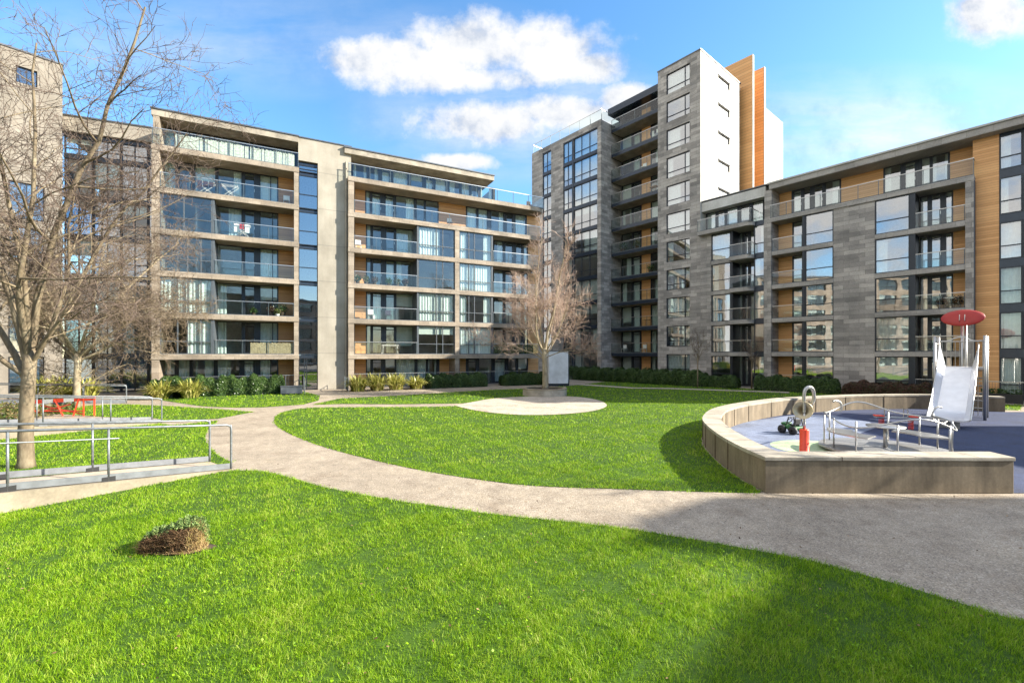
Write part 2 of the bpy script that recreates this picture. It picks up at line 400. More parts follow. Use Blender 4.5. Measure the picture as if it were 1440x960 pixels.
# patio round the planter, thin far path
PC = gp(766, 555.5)
pat = [gp(*p) for p in [(640,570.5),(690,561),(735,558),(800,557.5),(838,562),(853,569),(846,575),(820,580),(770,583.5),(720,583),(680,579),(655,574.5)]]
pat = spline(pat+[pat[0]], 5)[:-1]
struct(sheet('patio', pat, .020, 'patio'))
thin = [gp(*p) for p in [(815,540.5),(862,543.8),(889,545.6),(940,546.3),(1020,549),(1110,552)]]
tp = []; tn = []
for i, p in enumerate(thin):
    a = Vector(thin[max(i-1,0)]); b = Vector(thin[min(i+1,len(thin)-1)]); d = (b-a).normalized(); q = Vector((-d.y, d.x))*.55
    tp.append((p[0]+q.x, p[1]+q.y)); tn.append((p[0]-q.x, p[1]-q.y))
thinpoly = tp+tn[::-1]
struct(sheet('path', thinpoly, .0205, 'patio'))
STUMP = gp(247, 771)
bare = [(STUMP[0]+.05+.46*math.cos(t)*(1+.15*math.sin(3*t)), STUMP[1]-.04+.22*math.sin(t)*(1+.15*math.cos(2*t))) for t in np.linspace(0, 2*math.pi, 20)[:-1]]
cut = [pat, thinpoly, bare]

def vnoise(x, y, s):
    return (np.sin(x*s*1.3+y*s*.7+1.1)+np.sin(-x*s*.8+y*s*1.5+2.3)+np.sin(x*s*2.3-y*s*1.9+.4)*.6+np.sin(x*s*3.7+y*s*3.1)*.4)/3.0
V, T, Q = [], [], []; off = 0
bands = [(2.9,5,11000,.040,.0033),(5,7.5,6500,.039,.0042),(7.5,11,2700,.038,.0062),(11,17,850,.043,.011),(17,26,300,.043,.019),(26,46,85,.05,.034)]
for L in lawns:
    La = np.array(L)
    for y0, y1, dens, h, w in bands:
        X0 = max(La[:,0].min(), -1.25*y1-.5); X1 = min(La[:,0].max(), 1.25*y1+.5)
        Y0 = max(y0, La[:,1].min()); Y1 = min(y1, La[:,1].max())
        if X1 <= X0 or Y1 <= Y0: continue
        n = int((X1-X0)*(Y1-Y0)*dens)
        P = np.stack([RNG.uniform(X0, X1, n), RNG.uniform(Y0, Y1, n)], 1)
        P += RNG.normal(0, .02, P.shape)
        P = P[inpoly(P, L) & (np.abs(P[:,0]) < 1.22*P[:,1]+.6)]
        for c in cut: P = P[~inpoly(P, c)]
        if not len(P): continue
        x, y = P[:,0], P[:,1]
        cl = vnoise(x, y, 2.1)*.45+vnoise(x, y, 5.7)*.4+vnoise(x+5, y-3, 13)*.4+vnoise(y-2, x+7, 29)*.3
        keep = RNG.random(len(P)) < np.clip(.72+cl*.6, .18, 1)
        P, cl = P[keep], cl[keep]
        hh = h*np.clip(1+cl*.75, .3, 2.1)*RNG.uniform(.5, 1.35, len(P))*np.where(RNG.random(len(P)) < .06, 1.7, 1)
        th = RNG.uniform(0, 2*math.pi, len(P))*.85 + (vnoise(P[:,0]*.6, P[:,1]*.6, 3.1)*3.0+math.pi)
        v, t, r = blades(np.c_[P, np.full(len(P), .003)], hh, w*RNG.uniform(.6, 1.3, len(P)), .75, .8, th)
        r = np.clip(r*.9+np.repeat(cl, 5)*.22+.02, 0, 1)
        V.append(v); T.append(t+off); Q.append(r); off += len(v)
# ragged fringe where turf meets the paths
for L in lawns:
    pts = []
    for i in range(len(L)):
        a, b = np.array(L[i]), np.array(L[(i+1) % len(L)]); ln = np.linalg.norm(b-a); mid = (a+b)/2
        if mid[1] < 3 or mid[1] > 24 or abs(mid[0]) > 1.3*mid[1]+1: continue
        k = int(ln*np.clip(900/mid[1], 40, 140)); pts.append(a+(b-a)*RNG.random((k,1))+RNG.normal(0,.028,(k,2))*(1+.8*np.sin((a+b)[0]*3)))
    if not pts: continue
    P = np.concatenate(pts); w = np.maximum(.005, .0011*P[:,1])*RNG.uniform(.6,1.3,len(P))
    v, t, r = blades(np.c_[P, np.full(len(P), -.002)], RNG.uniform(.02,.055,len(P)), w, 1.1, .9)
    V.append(v); T.append(t+off); Q.append(r*.8); off += len(v)
g = tri_mesh('grass', np.concatenate(V), np.concatenate(T), np.concatenate(Q), 'grass'); stuff(g)
# clover and daisy leaves scattered in the near lawn
n = 2000
P = np.stack([RNG.uniform(-5, 5.5, n*3), RNG.uniform(3.2, 7.5, n*3)], 1)
P = P[inpoly(P, lawn_front) & ~inpoly(P, bare)]
P = P[RNG.random(len(P)) < np.clip(vnoise(P[:,0]+9, P[:,1], 1.7)*1.6+(-P[:,0]*.09)+.02, 0, .8)]
v, t, r = leaves(np.c_[P, RNG.uniform(.035, .075, len(P))], np.tile([0,0,1.0],(len(P),1)), np.full(len(P), .013), .8, .45)
stuff(tri_mesh('clover', v, t, r*.4+.2, 'grass'))

# ------------------------------------------------------------------ facade helper
class Fac:
    """a building front: local x runs to the right along it, y goes into the building"""
    def __init__(s, ox, oy, ang): s.o = Vector((ox, oy)); s.a = ang; s.u = Vector((math.cos(ang), math.sin(ang))); s.w = Vector((-s.u.y, s.u.x))
    def x(s, px, y0=0):
        a = (px-CX)/F; b = s.o+s.w*y0
        return -(b.x-a*b.y)/(s.u.x-a*s.u.y)
    def P(s, x, y, z=0): q = s.o+s.u*x+s.w*y; return (q.x, q.y, z)
def cut_wall(mb, axis, a0, a1, z0, z1, t0, t1, holes):
    """wall slab with rectangular openings; axis 'x': a runs along x, t is the y thickness"""
    xs = sorted({a0, a1} | {h[0] for h in holes} | {h[1] for h in holes})
    for i in range(len(xs)-1):
        l, r_ = xs[i], xs[i+1]; m = (l+r_)/2
        if r_-l < 1e-5 or m < a0 or m > a1: continue
        hs = sorted([(h[2], h[3]) for h in holes if h[0] < m < h[1]]); z = z0
        for b, t in hs+[(z1, z1)]:
            if b > z+1e-5:
                if axis == 'x': mb.box(l, r_, t0, t1, z, b)
                else: mb.box(t0, t1, l, r_, z, b)
            z = max(z, t)
def window(par, x0, x1, y, z0, z1, mull=(), trans=(), cover=None, gm='glass', fm='frame', name='window', bw=.06, dep=.09):
    f = MB()
    f.box(x0, x0+bw, y-.03, y+dep, z0, z1); f.box(x1-bw, x1, y-.03, y+dep, z0, z1)
    f.box(x0+bw, x1-bw, y-.03, y+dep, z0, z0+bw); f.box(x0+bw, x1-bw, y-.03, y+dep, z1-bw, z1)
    for m in mull:
        xm = x0+(x1-x0)*m; f.box(xm-.03, xm+.03, y-.027, y+dep-.004, z0+bw, z1-bw)
    for t in trans:
        zm = z0+(z1-z0)*t; f.box(x0+bw, x1-bw, y-.024, y+dep-.008, zm-.03, zm+.03)
    o = f.build(name, fm, par)
    MB().box(x0+bw*.5, x1-bw*.5, y+.02, y+.032, z0+bw*.5, z1-bw*.5).build('pane', gm, o)
    if cover is None: cover = random.choice(['curtain', 'curtain', 'half', 'half', 'side', 'blind', 'blind', 'none', 'none'])
    w = x1-x0
    if cover in ('curtain', 'half', 'side') and w > .35:
        spans = {'curtain': [(0, 1)], 'half': [(0, random.uniform(.3, .6))] if random.random() < .5 else [(random.uniform(.4, .7), 1)], 'side': [(0, .22), (.78, 1)]}[cover]
        c = MB()
        for a, b in spans:
            n = max(4, int(w*(b-a)/.07)); i0 = len(c.v)
            for k in range(n+1):
                xx = x0+.05+(w-.1)*(a+(b-a)*k/n); yy = y+.17+.028*math.sin(k*1.9)+random.uniform(-.008, .008)
                c.v += [(xx, yy, z0+.05), (xx, yy, z1-.04)]
            for k in range(n): c.f.append((i0+2*k, i0+2*k+2, i0+2*k+3, i0+2*k+1))
        c.build('curtain', 'curtain', o)
    elif cover == 'blind':
        zb = z1-(z1-z0)*random.choice([.3, .45, .7, .95])
        MB().box(x0+.06, x1-.06, y+.14, y+.15, zb, z1-.05).build('blind', 'blind', o)
    return o
def balustrade(par, x0, x1, y, zf, h=1.05, ret0=None, ret1=None, posts=None, low=True):
    """glass balcony front; ret0 / ret1: y to which the ends return"""
    p = MB(); n = posts or max(1, round((x1-x0)/1.5))
    for i in range(n+1):
        xx = x0+.03+(x1-x0-.06)*i/n; p.box(xx-.018, xx+.018, y+.03, y+.07, zf+.0, zf+h-.02)
    p.box(x0, x1, y+.0, y+.09, zf-.04, zf+.045)
    o = p.build('balustrade', 'frame_grey', par)
    gl = MB().box(x0+.02, x1-.02, y+.005, y+.017, zf+.06, zf+h-.05)
    r = MB().box(x0, x1, y+.01, y+.065, zf+h-.02, zf+h+.025)
    for xx, ry in ((x0, ret0), (x1, ret1)):
        if ry is not None:
            s = .018 if xx == x0 else -.018
            gl.box(xx+s*.5, xx+s*1.1, y+.05, ry, zf+.06, zf+h-.05); r.box(xx, xx+s*2.4, y+.066, ry, zf+h-.018, zf+h+.023)
    gl.build('glass_panel', 'balglass', o); r.build('handrail', 'steel', o)
    return o

# ------------------------------------------------------------------ left apartment block
YA = 32.6; ANG_A = R(26.4)
fa0 = Fac(at(415, YA), YA, ANG_A)
o_ = fa0.P(fa0.x(213), 0); FA = Fac(o_[0], o_[1], ANG_A)
A = thing('apartment_block', 'seven storey tan stone apartment block with glass balconies and a pale concrete stair wall', 'building', (o_[0], o_[1], 0), ANG_A)
xa = lambda p, y=0: FA.x(p, y)
XE = xa(766); XCORE0 = xa(420); XCORE1 = xa(490)
LV = [0.05] + [2.65+2.7*k for k in range(6)]      # floor levels 0..6
TOP = 18.55; BK = 1.6
st = MB(); ban = []
# stone piers
st.box(0, xa(224), 0, BK, 0, LV[6]-.36); st.box(xa(413.5), XCORE0, 0, BK, 0, LV[6]-.36)
st.box(0, xa(222), .35, 3.0, LV[6]+.002, TOP-.45)
st.box(XCORE1, xa(498), 0, BK, 0, LV[6]-.36); st.box(xa(640), xa(646), 0, BK, 0, LV[5]-.36)
st.build('pier', 'tan_stone', A)
side = MB(); side.box(.0, .25, BK+.01, 11.6, 0, TOP-.46); side.box(XE-.6, XE-.35, BK+.3, 11.6, 0, LV[6]-.37); side.box(.25, XE-.6, 11.35, 11.6, 0, TOP-.46)
side.build('rear_wall', 'tan_stone', A)
inn = MB(); inn.box(.26, XE-.61, 5.6, 5.75, 0, TOP-.47)
for p in (275, 303, 341, 413): inn.box(xa(p, BK)-.05, xa(p, BK)+.05, BK+.35, 5.59, 0, LV[6]-.4)
for p in (541, 584, 655, 690): inn.box(xa(p, BK)-.05, xa(p, BK)+.05, BK+.35, 5.59, 0, LV[6]-.4)
inn.build('inner_wall', 'inner', A)
fl = MB()
for z in LV[1:]: fl.box(.27, XE-.62, BK+.12, 11.3, z-.3, z-.02)
fl.build('floor_plate', 'inner', A)
for k in range(1, 7):
    z = LV[k]
    b = MB(); b.box(.0-.03, XCORE0+.02, -.04, BK+.1, z-.36, z)
    b.build('balcony_slab', 'tan_stone', A, bevel=.02)
    b = MB(); xe = XE if k >= 5 else xa(758)
    if k >= 5:
        n = 8; rr = .8; poly = [(XCORE1-.03, BK+.1), (XCORE1-.03, -.04)] + [(xe-rr+rr*math.sin(t), -.04+rr-rr*math.cos(t)) for t in np.linspace(0, math.pi/2, n)] + [(xe, BK+.1)]
        b.prism(poly, z-.36, z)
    else: b.box(XCORE1-.03, xe, -.04, BK+.1, z-.36, z)
    b.build('balcony_slab', 'tan_stone', A, bevel=.02)
# roofs: left with a weathered fascia, right shorter
def roof(x0, x1, y0, z, par=A):
    r = MB().box(x0, x1, y0, 11.7, z-.42, z).build('roof', 'soffit', par, bevel=.02)
    MB().box(x0-.05, x1+.05, y0-.06, 11.75, z+.003, z+.09).build('roof_cap', 'cap', r)
roof(-.1, XCORE0-.02, .35, TOP); roof(XCORE1-.25, xa(697), .3, TOP-.15)
# stair core
MB().box(xa(447, .5), XCORE1+.25, .5, 8, 0, TOP+.02).build('core_wall', 'core', A)
MB().box(XCORE0-.015, xa(447, .5)-.002, .5, 8, LV[6]+.75, TOP+.018).build('core_wall', 'core', A)
MB().box(XCORE0-.1, XCORE1+.3, .44, 8.1, TOP+.024, TOP+.10).build('roof_cap', 'cap', A)
MB().tube([(XCORE1-.12, .42, 0), (XCORE1-.12, .42, TOP-1.2)], .06, 8).build('downpipe', 'core', A)
sx0, sx1 = XCORE0+.002, xa(447, .7)
for k in range(0, 7):
    z0 = LV[k]+(.1 if k else 0); z1 = (LV[k+1] if k < 6 else LV[6]+.75)-.0
    if k == 0: window(A, sx0, sx1, .7, .02, z1-.25, (.3, .42,), (.82,), 'none', 'glass_blue', name='door')
    else: window(A, sx0, sx1, .7, z0-.1, z1-.25, (), (.42,), 'none', 'glass_blue', name='stair_window')
    MB().box(sx0, sx1, .66, .9, z1-.247, z1-.104).build('spandrel', 'spandrel', A)
MB().box(sx0, sx1, 4.5, 4.6, 0, TOP-1).build('stair_back_wall', 'inner', A)
stl = MB()
for k in range(1, 7): stl.box(sx0+.01, sx1-.01, 1.2, 4.4, LV[k]-.2, LV[k])
stl.build('stair_landing', 'inner', A)

def row(par, X, spec, y, z0, z1, gm='glass'):
    """spec: list of (px0, px1, kind)  kind w window / d door / t timber"""
    for a, b, kind in spec:
        x0, x1 = X(a, y), X(b, y)
        if kind == 't': MB().box(x0, x1, y, y+.12, z0, z1).build('timber_panel', 'timber', par)
        elif kind == 'r': MB().box(x0, x1, y, y+.12, z0, z1).build('timber_panel', 'timber_red', par)
        elif kind == 'd':
            o = window(par, x0, x1, y, z0, z1, (), (.86,), random.choice(['none', 'curtain', 'none']), gm, name='door', bw=.13)
            MB().box(x1-.12, x1-.09, y-.08, y-.03, z0+.95, z0+1.15).build('door_handle', 'steel', o)
        else:
            m = (float(kind[1:]),) if len(kind) > 1 else ()
            window(par, x0, x1, y, z0, z1, m, (), None, gm)
    # dark aluminium between the units
    sp = sorted(spec)
    for i in range(len(sp)-1):
        a, b = X(sp[i][1], y), X(sp[i+1][0], y)
        if b-a > .02: MB().box(a+.002, b-.002, y-.01, y+.08, z0, z1).build('wall_panel', 'frame', par)
DL = 'r'
for k in range(1, 5):      # left part, storeys 1-4
    z0, z1 = LV[k], LV[k+1]-.36
    window(A, xa(224.3), xa(298), .1, z0+.002, z1-.002, (.33, .52, .78) if k < 4 else (.45,), (.36,), random.choice(['curtain', 'side', 'half', 'curtain']) if k < 3 else 'none', 'glass', 'frame_grey', name='winter_garden')
    MB().box(xa(298.2), xa(301.5), .06, BK, z0, z1).build('column', 'frame_grey', A)
    row(A, xa, [(305,341,'w'),(342,360,'d'),(365,391,'w.7'),(391.5,414.5,DL)], BK, z0, z1)
    balustrade(A, xa(301.8), xa(413.2), 0, z0, .95)
row(A, xa, [(226,248,'w'),(250,271,'d'),(273,304,'w'),(306,341,'w'),(342,360,'d'),(365,391,'w.6'),(391.5,414.5,DL)], BK, LV[5], LV[6]-.36)
balustrade(A, xa(224.4), xa(413.2), 0, LV[5], .95)
row(A, xa, [(226,248,'w'),(250,270,'d'),(272,300,'w'),(304,338,'w'),(341,359,'d'),(364,381,'d'),(383,414,'w')], 1.9, LV[6], TOP-.43)
b6 = balustrade(A, .0, XCORE0, 0, LV[6], 1.05, ret0=1.8)
sc_ = MB(); n = 160; xs = np.linspace(xa(246), xa(414), n)
for i in range(n-1):
    if random.random() < .93: sc_.box(xs[i], xs[i+1]-.004, .10+random.uniform(0, .012), .118, LV[6]+.05, LV[6]+.92+random.uniform(-.05, .03))
sc_.build('privacy_screen', 'screen', b6)
row(A, xa, [(228,247,'w'),(250,268,'w'),(270,302,'w'),(305,338,'w'),(341,359,'d'),(365,391,'w.6'),(391.5,414.5,DL)], BK, LV[0], LV[1]-.36)
# right part
for k in range(1, 5):
    z0, z1 = LV[k], LV[k+1]-.36
    row(A, xa, [(499,514.5,DL),(515,522,'w'),(522.3,538,'d'),(541,556,'d'),(556.3,584,'w')], BK, z0, z1)
    balustrade(A, xa(498.3), xa(586.5), 0, z0, .95)
    MB().box(xa(586.7), xa(588), .06, BK, z0, z1).build('column', 'frame_grey', A)
    window(A, xa(588.2), xa(639.7), .1, z0+.002, z1-.002, (.5, .67), (.36,), random.choice(['curtain', 'none', 'blind', 'half']), 'glass', 'frame_grey', name='winter_garden')
    window(A, xa(646.3), xa(692), .1, z0+.002, z1-.002, (.29, .46), (.36,), random.choice(['curtain', 'half', 'none', 'side']), 'glass', 'frame_grey', name='winter_garden')
    MB().box(xa(692.2), xa(693.5), .06, BK, z0, z1).build('column', 'frame_grey', A)
    row(A, xa, [(694,708,'w'),(709,722,'d'),(724,735,'d'),(736,742,'w'),(742.5,757,'t')], BK, z0, z1)
    balustrade(A, xa(693.7), xa(757), 0, z0, .95)
row(A, xa, [(499,513.5,DL),(514,521,'w'),(521.3,537,'d'),(540,555,'d'),(556,583,'w'),(585,597,'w'),(598,616.5,'w'),(617,655,DL),(656,671,'w'),(672,686,'w'),(690,709,'w'),(711,722,'d'),(724,740,'w'),(741,759,'t')], BK, LV[5], LV[6]-.36)
balustrade(A, xa(498.3), XE-.1, 0, LV[5], .95)
row(A, xa, [(496,517,'w'),(519,533,'w'),(535,550,'d'),(552,574,'w'),(577,595,'w'),(597,610,'d'),(611.5,628,'w'),(631,647,'w'),(648.5,661,'w'),(662.5,673,'w'),(674.5,693,'w')], 1.9, LV[6], TOP-.58)
balustrade(A, XCORE1, XE-.1, 0, LV[6], 1.0, ret1=6)
MB().box(xa(693.5, 1.9), xa(693.5, 1.9)+.2, 1.9, 9, LV[6], TOP-.58).build('end_wall', 'tan_stone', A)
row(A, xa, [(499,514.5,DL),(515,522,'w'),(522.3,538,'d'),(541,556,'w'),(556.3,584,'w'),(586,600,'w'),(601,615,'w'),(618,640,'t'),(646.5,655,'t'),(657,671,'d'),(673,692,'w'),(694,712,'d'),(714,726,'w'),(728,742,'w'),(742.5,757,'t')], BK, LV[0], LV[1]-.36)
def ground_rail(par, x0, x1, y, bars=True, h=1.12, name='ground_railing'):
    p = MB(); p.box(x0, x1, y-.02, y+.02, .1, .13); n = int((x1-x0)/.11)
    for i in range(n+1):
        xx = x0+(x1-x0)*i/n; p.box(xx-.006, xx+.006, y-.006, y+.006, .13, h-.03)
    for i in range(int((x1-x0)/1.8)+2):
        xx = min(x0+1.8*i, x1); p.box(xx-.02, xx+.02, y-.022, y+.022, 0, h)
    o = p.build(name, 'frame_grey', par); MB().box(x0, x1, y-.03, y+.03, h, h+.045).build('handrail', 'steel', o)
ground_rail(A, xa(226), xa(413), .2); ground_rail(A, xa(499), xa(757), .2)
# reed screen on the first floor left, green screen on the first floor right
rs = MB()
for i in range(70):
    x0 = xa(352)+(xa(412)-xa(352))*i/70; rs.box(x0, x0+.03, .12, .14, LV[1]+.05, LV[1]+.82+random.uniform(-.04, .03))
rs.build('reed_screen', 'reed', A)
n = 2600
P = np.c_[RNG.uniform(xa(694.5), xa(756), n), RNG.uniform(.12, .2, n), RNG.uniform(LV[1]+.06, LV[1]+.85, n)]
v, t, r = leaves(P, np.tile([0,-1.0,0.2],(n,1)), np.full(n, .06)); tri_mesh('hedge_screen', v, t, r, 'hedge', A)

# ------------------------------------------------------------------ tower and right block share one front line
dt = math.atan2(530, 635); ANG_R = -(math.pi/2-dt)
FR = Fac(16.62, 39.83, ANG_R); xr = lambda p, y=0: FR.x(p, y)
ZT = 29.5; ST = 2.62; fz = lambda j: .2+ST*j
Tw = thing('apartment_tower', 'eleven storey grey stone tower with a white end wall and tall orange fins', 'building', (16.62, 39.83, 0), ANG_R)
wins = [(-3.33, -1.0, 28.85-1.9-ST*k, 28.85-ST*k) for k in range(11)]
w_ = MB(); cut_wall(w_, 'x', -4.23, -.002, 0, ZT, 0, .35, wins); w_.box(-4.23, -3.9, .351, 2.2, 0, ZT); w_.build('corner_wall', 'grey_stone', Tw)
for i, (a, b, c, d) in enumerate(wins):
    window(Tw, a, b, .12, c, d, (.78,), (.28,), None, 'glass_r')
MB().box(-4.28, .05, -.05, 8, ZT+.003, ZT+.1).build('roof_cap', 'cap', Tw)
MB().box(-4.2, -.3, .4, 18.6, ZT-.3, ZT-.002).build('roof', 'inner', Tw)
# balconies stack
for j in range(1, 11):
    z = fz(j)
    bs = MB().box(-10.05, -4.26, .45, 2.3, z-.36, z-.05).build('balcony_slab', 'spandrel', Tw)
    MB().box(-9.95, -4.3, .5, 2.19, z-.375, z-.363).build('soffit', 'soffit', bs)
    balustrade(Tw, -10.05, -4.3, .44, z-.03, 1.0, posts=4)
for j in range(0, 11):
    z0 = fz(j)-.04 if j else .02; z1 = fz(j+1)-.37 if j < 10 else 28.0
    X = lambda p, y=0: p
    row(Tw, X, [(-10.0,-8.7,'w'),(-8.65,-7.6,'d'),(-7.5,-6.45,'t'),(-6.4,-5.4,'w'),(-5.3,-4.28,'d')], 2.2, z0, z1, 'glass')
MB().box(-10.4, -4.24, -.3+.6, 8, 28.0, 28.65).build('roof_fascia', 'spandrel', Tw)
# left block, slightly proud
yl = -1.2; zl = 27.0
xl = lambda p: FR.x(p, yl)
L0, L1 = xl(748), xl(845)
holes = []
for j in range(0, 10):
    z0, z1 = fz(j)+.28 if j else .3, fz(j+1)-.08
    holes += [(xl(763), xl(775), z0, z1), (xl(792), xl(804.5), z0, z1), (xl(806.5), xl(840), z0, z1)]
w_ = MB(); cut_wall(w_, 'x', L0, L1, 0, zl, yl, yl+.35, holes); w_.box(L1-.35, L1, yl+.351, 2.2, 0, zl); w_.box(L0, L0+.3, yl+.351, 12, 0, zl)
w_.build('wing_wall', 'grey_stone', Tw)
for i, (a, b, c, d) in enumerate(holes):
    m = {0: (.5,), 1: (.5,), 2: (.33, .67)}[i % 3]
    window(Tw, a+.002, b-.002, yl+.1, c+.002, d-.002, m, (.3,), None, 'glass_r')
for j in range(1, 11):
    for a, b in ((792.2, 804.3), (806.7, 839.8), (763.2, 774.8)): MB().box(xl(a), xl(b), yl-.03, yl-.002, fz(j)-.075, fz(j)+.275 if j < 10 else fz(j)-.01).build('spandrel', 'spandrel', Tw)
MB().box(xl(804.5)+.003, xl(806.5)-.003, yl-.035, yl-.004, .3, zl-.6).build('column', 'spandrel', Tw)
MB().box(L0+.31, L1-.36, yl+.36, 12, zl-.4, zl-.01).build('roof', 'inner', Tw)
balustrade(Tw, L0, L1, yl+.1, zl+.05, 1.05, ret0=8, ret1=2.0)
for zb in (fz(8), fz(6)):
    b = MB().box(L0-.9, L0-.01, yl+1.2, yl+5, zb-.3, zb).build('side_balcony', 'spandrel', Tw)
    MB().box(L0-.9, L0-.87, yl+1.2, yl+5, zb, zb+1.0).box(L0-.9, L0-.02, yl+1.2, yl+1.22, zb, zb+1.0).build('glass_panel', 'balglass', b)
ph = MB(); ph.box(L0+4.5, -4.3, 2.22, 2.5, 27.0, 28.0)
ph.build('penthouse_panel', 'frame', Tw)
# white end wall with slot windows
E1 = 7.76; slots = [(3.3, 5.6, 27.95-ST*k, 28.6-ST*k) for k in range(10)]
w_ = MB(); cut_wall(w_, 'y', 0.36, E1, 0, ZT-.002, -.35, 0, slots); w_.box(-.35, 0, .0005, .36, 0, ZT-.002)
w_.build('end_wall', 'white', Tw)
slots2 = [(12.2, 14.2, 27.65-ST*k, 28.3-ST*k) for k in range(10)]
w_ = MB(); cut_wall(w_, 'y', 11.75, 19, 0, 29.3, -.35, 0, slots2); w_.build('end_wall', 'white', Tw)
for s_ in slots+slots2:
    o = MB(); a, b, c, d = s_
    for q in ((a, b, d-.07, d), (a, b, c, c+.05)): o.box(-.16, -.1, q[0], q[1], q[2], q[3])
    o.box(-.161, -.099, a, a+.06, c+.05, d-.07); o.box(-.161, -.099, b-.06, b, c+.05, d-.07); o.box(-.161, -.099, (a+b)/2-.05, (a+b)/2+.05, c+.05, d-.07)
    f = o.build('slot_window', 'frame', Tw); MB().box(-.14, -.13, a+.03, b-.03, c+.02, d-.03).build('pane', 'whiteplastic', f)  # panes plain white, a bright reflection put into their colour
    if s_ in slots: MB().box(-.05, .07, a-.03, b+.03, d+.003, d+.06).build('lintel', 'cap', f)
MB().box(-1.2, -.7, E1+.0, 11.75, 0, 28.6).build('recess_wall', 'spandrel', Tw)
rw = MB()
for k in range(10): rw.box(-.69, -.6, E1+.1, E1+.75, fz(k+1)-.4, fz(k+1)-.2)
rw.build('recess_transom', 'frame_grey', Tw)
for y0, pr, zt in ((8.6, .85, 32.3), (11.4, .85, 32.2)):
    f = MB().box(-6.2, pr, y0, y0+.32, 0, zt).build('fin', 'tile', Tw)
    MB().box(pr+.002, pr+.06, y0-.02, y0+.34, 0, zt+.02).build('fin_edge', 'white', f)
MB().box(-22, -.36, 18.7, 19, 0, 27).box(L0+.3, L0+.6, 12.01, 18.69, 0, 27).build('rear_wall', 'grey_stone', Tw)
MB().box(L0+.4, -.5, 5.5, 5.6, 0, 28).build('inner_wall', 'inner', Tw)
fl = MB()
for j in range(1, 11): fl.box(L0+.32, -.4, 2.5, 18.6, fz(j)-.3, fz(j)-.06); fl.box(L0+.32, L1-.4, yl+.4, 2.49, fz(j)-.3, fz(j)-.06); fl.box(-3.88, -.4, .4, 2.49, fz(j)-.3, fz(j)-.06)
fl.build('floor_plate', 'inner', Tw)

# ------------------------------------------------------------------ right block
Rb = thing('apartment_block', 'six storey grey stone apartment block with orange timber panels on the right, behind the slide', 'building', (16.62, 39.83, 0), ANG_R)
RT = 16.1; XR = 23.4; x5 = fz(5)
w_ = MB()
def up(p0, p1, z0=0., z1=x5-.32, y0=0., y1=1.4): w_.box(xr(p0), xr(p1), y0, y1, z0, z1)
w_.box(.004, xr(1000), 0, 1.4, 0, x5-.32); up(1075, 1085, y0=-.12); up(1172, 1230); up(1357.5, 1369.5, y0=-.05)
w_.build('pier', 'grey_stone', Rb)
for j in range(1, 6):
    z = fz(j)
    b = MB(); b.box(xr(1000)+.002 if j < 5 else .005, xr(1060), -.03, 1.5, z-.32, z)
    n = 10; xa_, xb_ = (xr(1029), xr(1061)) if j < 5 else (.01, xr(1062))
    rr = .45; poly = [(xa_, -.03), (xa_, -.62)] + [(xb_-rr+rr*math.sin(t), -.62+rr-rr*math.cos(t)) for t in np.linspace(0, math.pi/2, n)] + [(xb_, -.03)]
    b.prism(poly, z-.32, z-.002)
    b.build('balcony_slab', 'grey_band', Rb, bevel=.015)
    MB().box(xr(1060)+.003, xr(1075)-.003, 0, .3, z-.34, z+.03).build('spandrel', 'spandrel', Rb)
    if j < 5:
        MB().box(xr(1085)+.002, xr(1172)-.002, -.04, 1.5, z-.32, z).build('balcony_slab', 'grey_band', Rb, bevel=.015)
        MB().box(xr(1230)+.002, xr(1357.5)-.002, -.04, 1.5, z-.32, z).build('balcony_slab', 'grey_band', Rb, bevel=.015)
    else: MB().box(xr(1075), xr(1370), -.08, 1.7, z-.318, z+.002).build('balcony_slab', 'grey_band', Rb, bevel=.015)
    if j < 5: balustrade(Rb, xr(1030), xr(1060), -.6, z, .95, ret1=0.05, posts=1)
    else: balustrade(Rb, .02, xr(1061), -.6, z, 1.0, ret1=.9, posts=5)
for j in range(0, 5):
    z0 = fz(j)+.002 if j else .02; z1 = fz(j+1)-.322
    window(Rb, xr(1000.3), xr(1027), .08, z0, z1, (), (.4,), None, 'glass_r')
    MB().box(xr(1027.2), xr(1030), .04, 1.4, z0, z1).build('column', 'frame', Rb)
    row(Rb, xr, [(1037,1045,'w'),(1046,1054,'d'),(1055,1063,'w')], 1.4, z0, z1, 'glass_r')
    window(Rb, xr(1060)+.003, xr(1074.8), .06, z0+.03, z1, (), (.36,), None, 'glass_r')
    row(Rb, xr, [(1093,1114,'t'),(1115,1133,'w.75')], 1.4, z0, z1, 'glass_r')
    MB().box(xr(1128), xr(1131.6), .03, 1.4, z0, z1).build('column', 'frame', Rb)
    window(Rb, xr(1132), xr(1171.7), .08, z0, z1, (), (.38,), None, 'glass_r')
    window(Rb, xr(1230.3), xr(1279), .08, z0, z1, (), (.37,), None, 'glass_r')
    MB().box(xr(1279.3), xr(1287), .03, 1.4, z0, z1).build('column', 'frame', Rb)
    row(Rb, xr, [(1294,1306,'w'),(1307,1326,'d'),(1329,1340,'w'),(1340.5,1366,'t')], 1.4, z0, z1, 'glass_r')
    if j:
        balustrade(Rb, xr(1085.3), xr(1127.8), 0, z0, .95); balustrade(Rb, xr(1287.3), xr(1357.2), 0, z0, .95, posts=2)
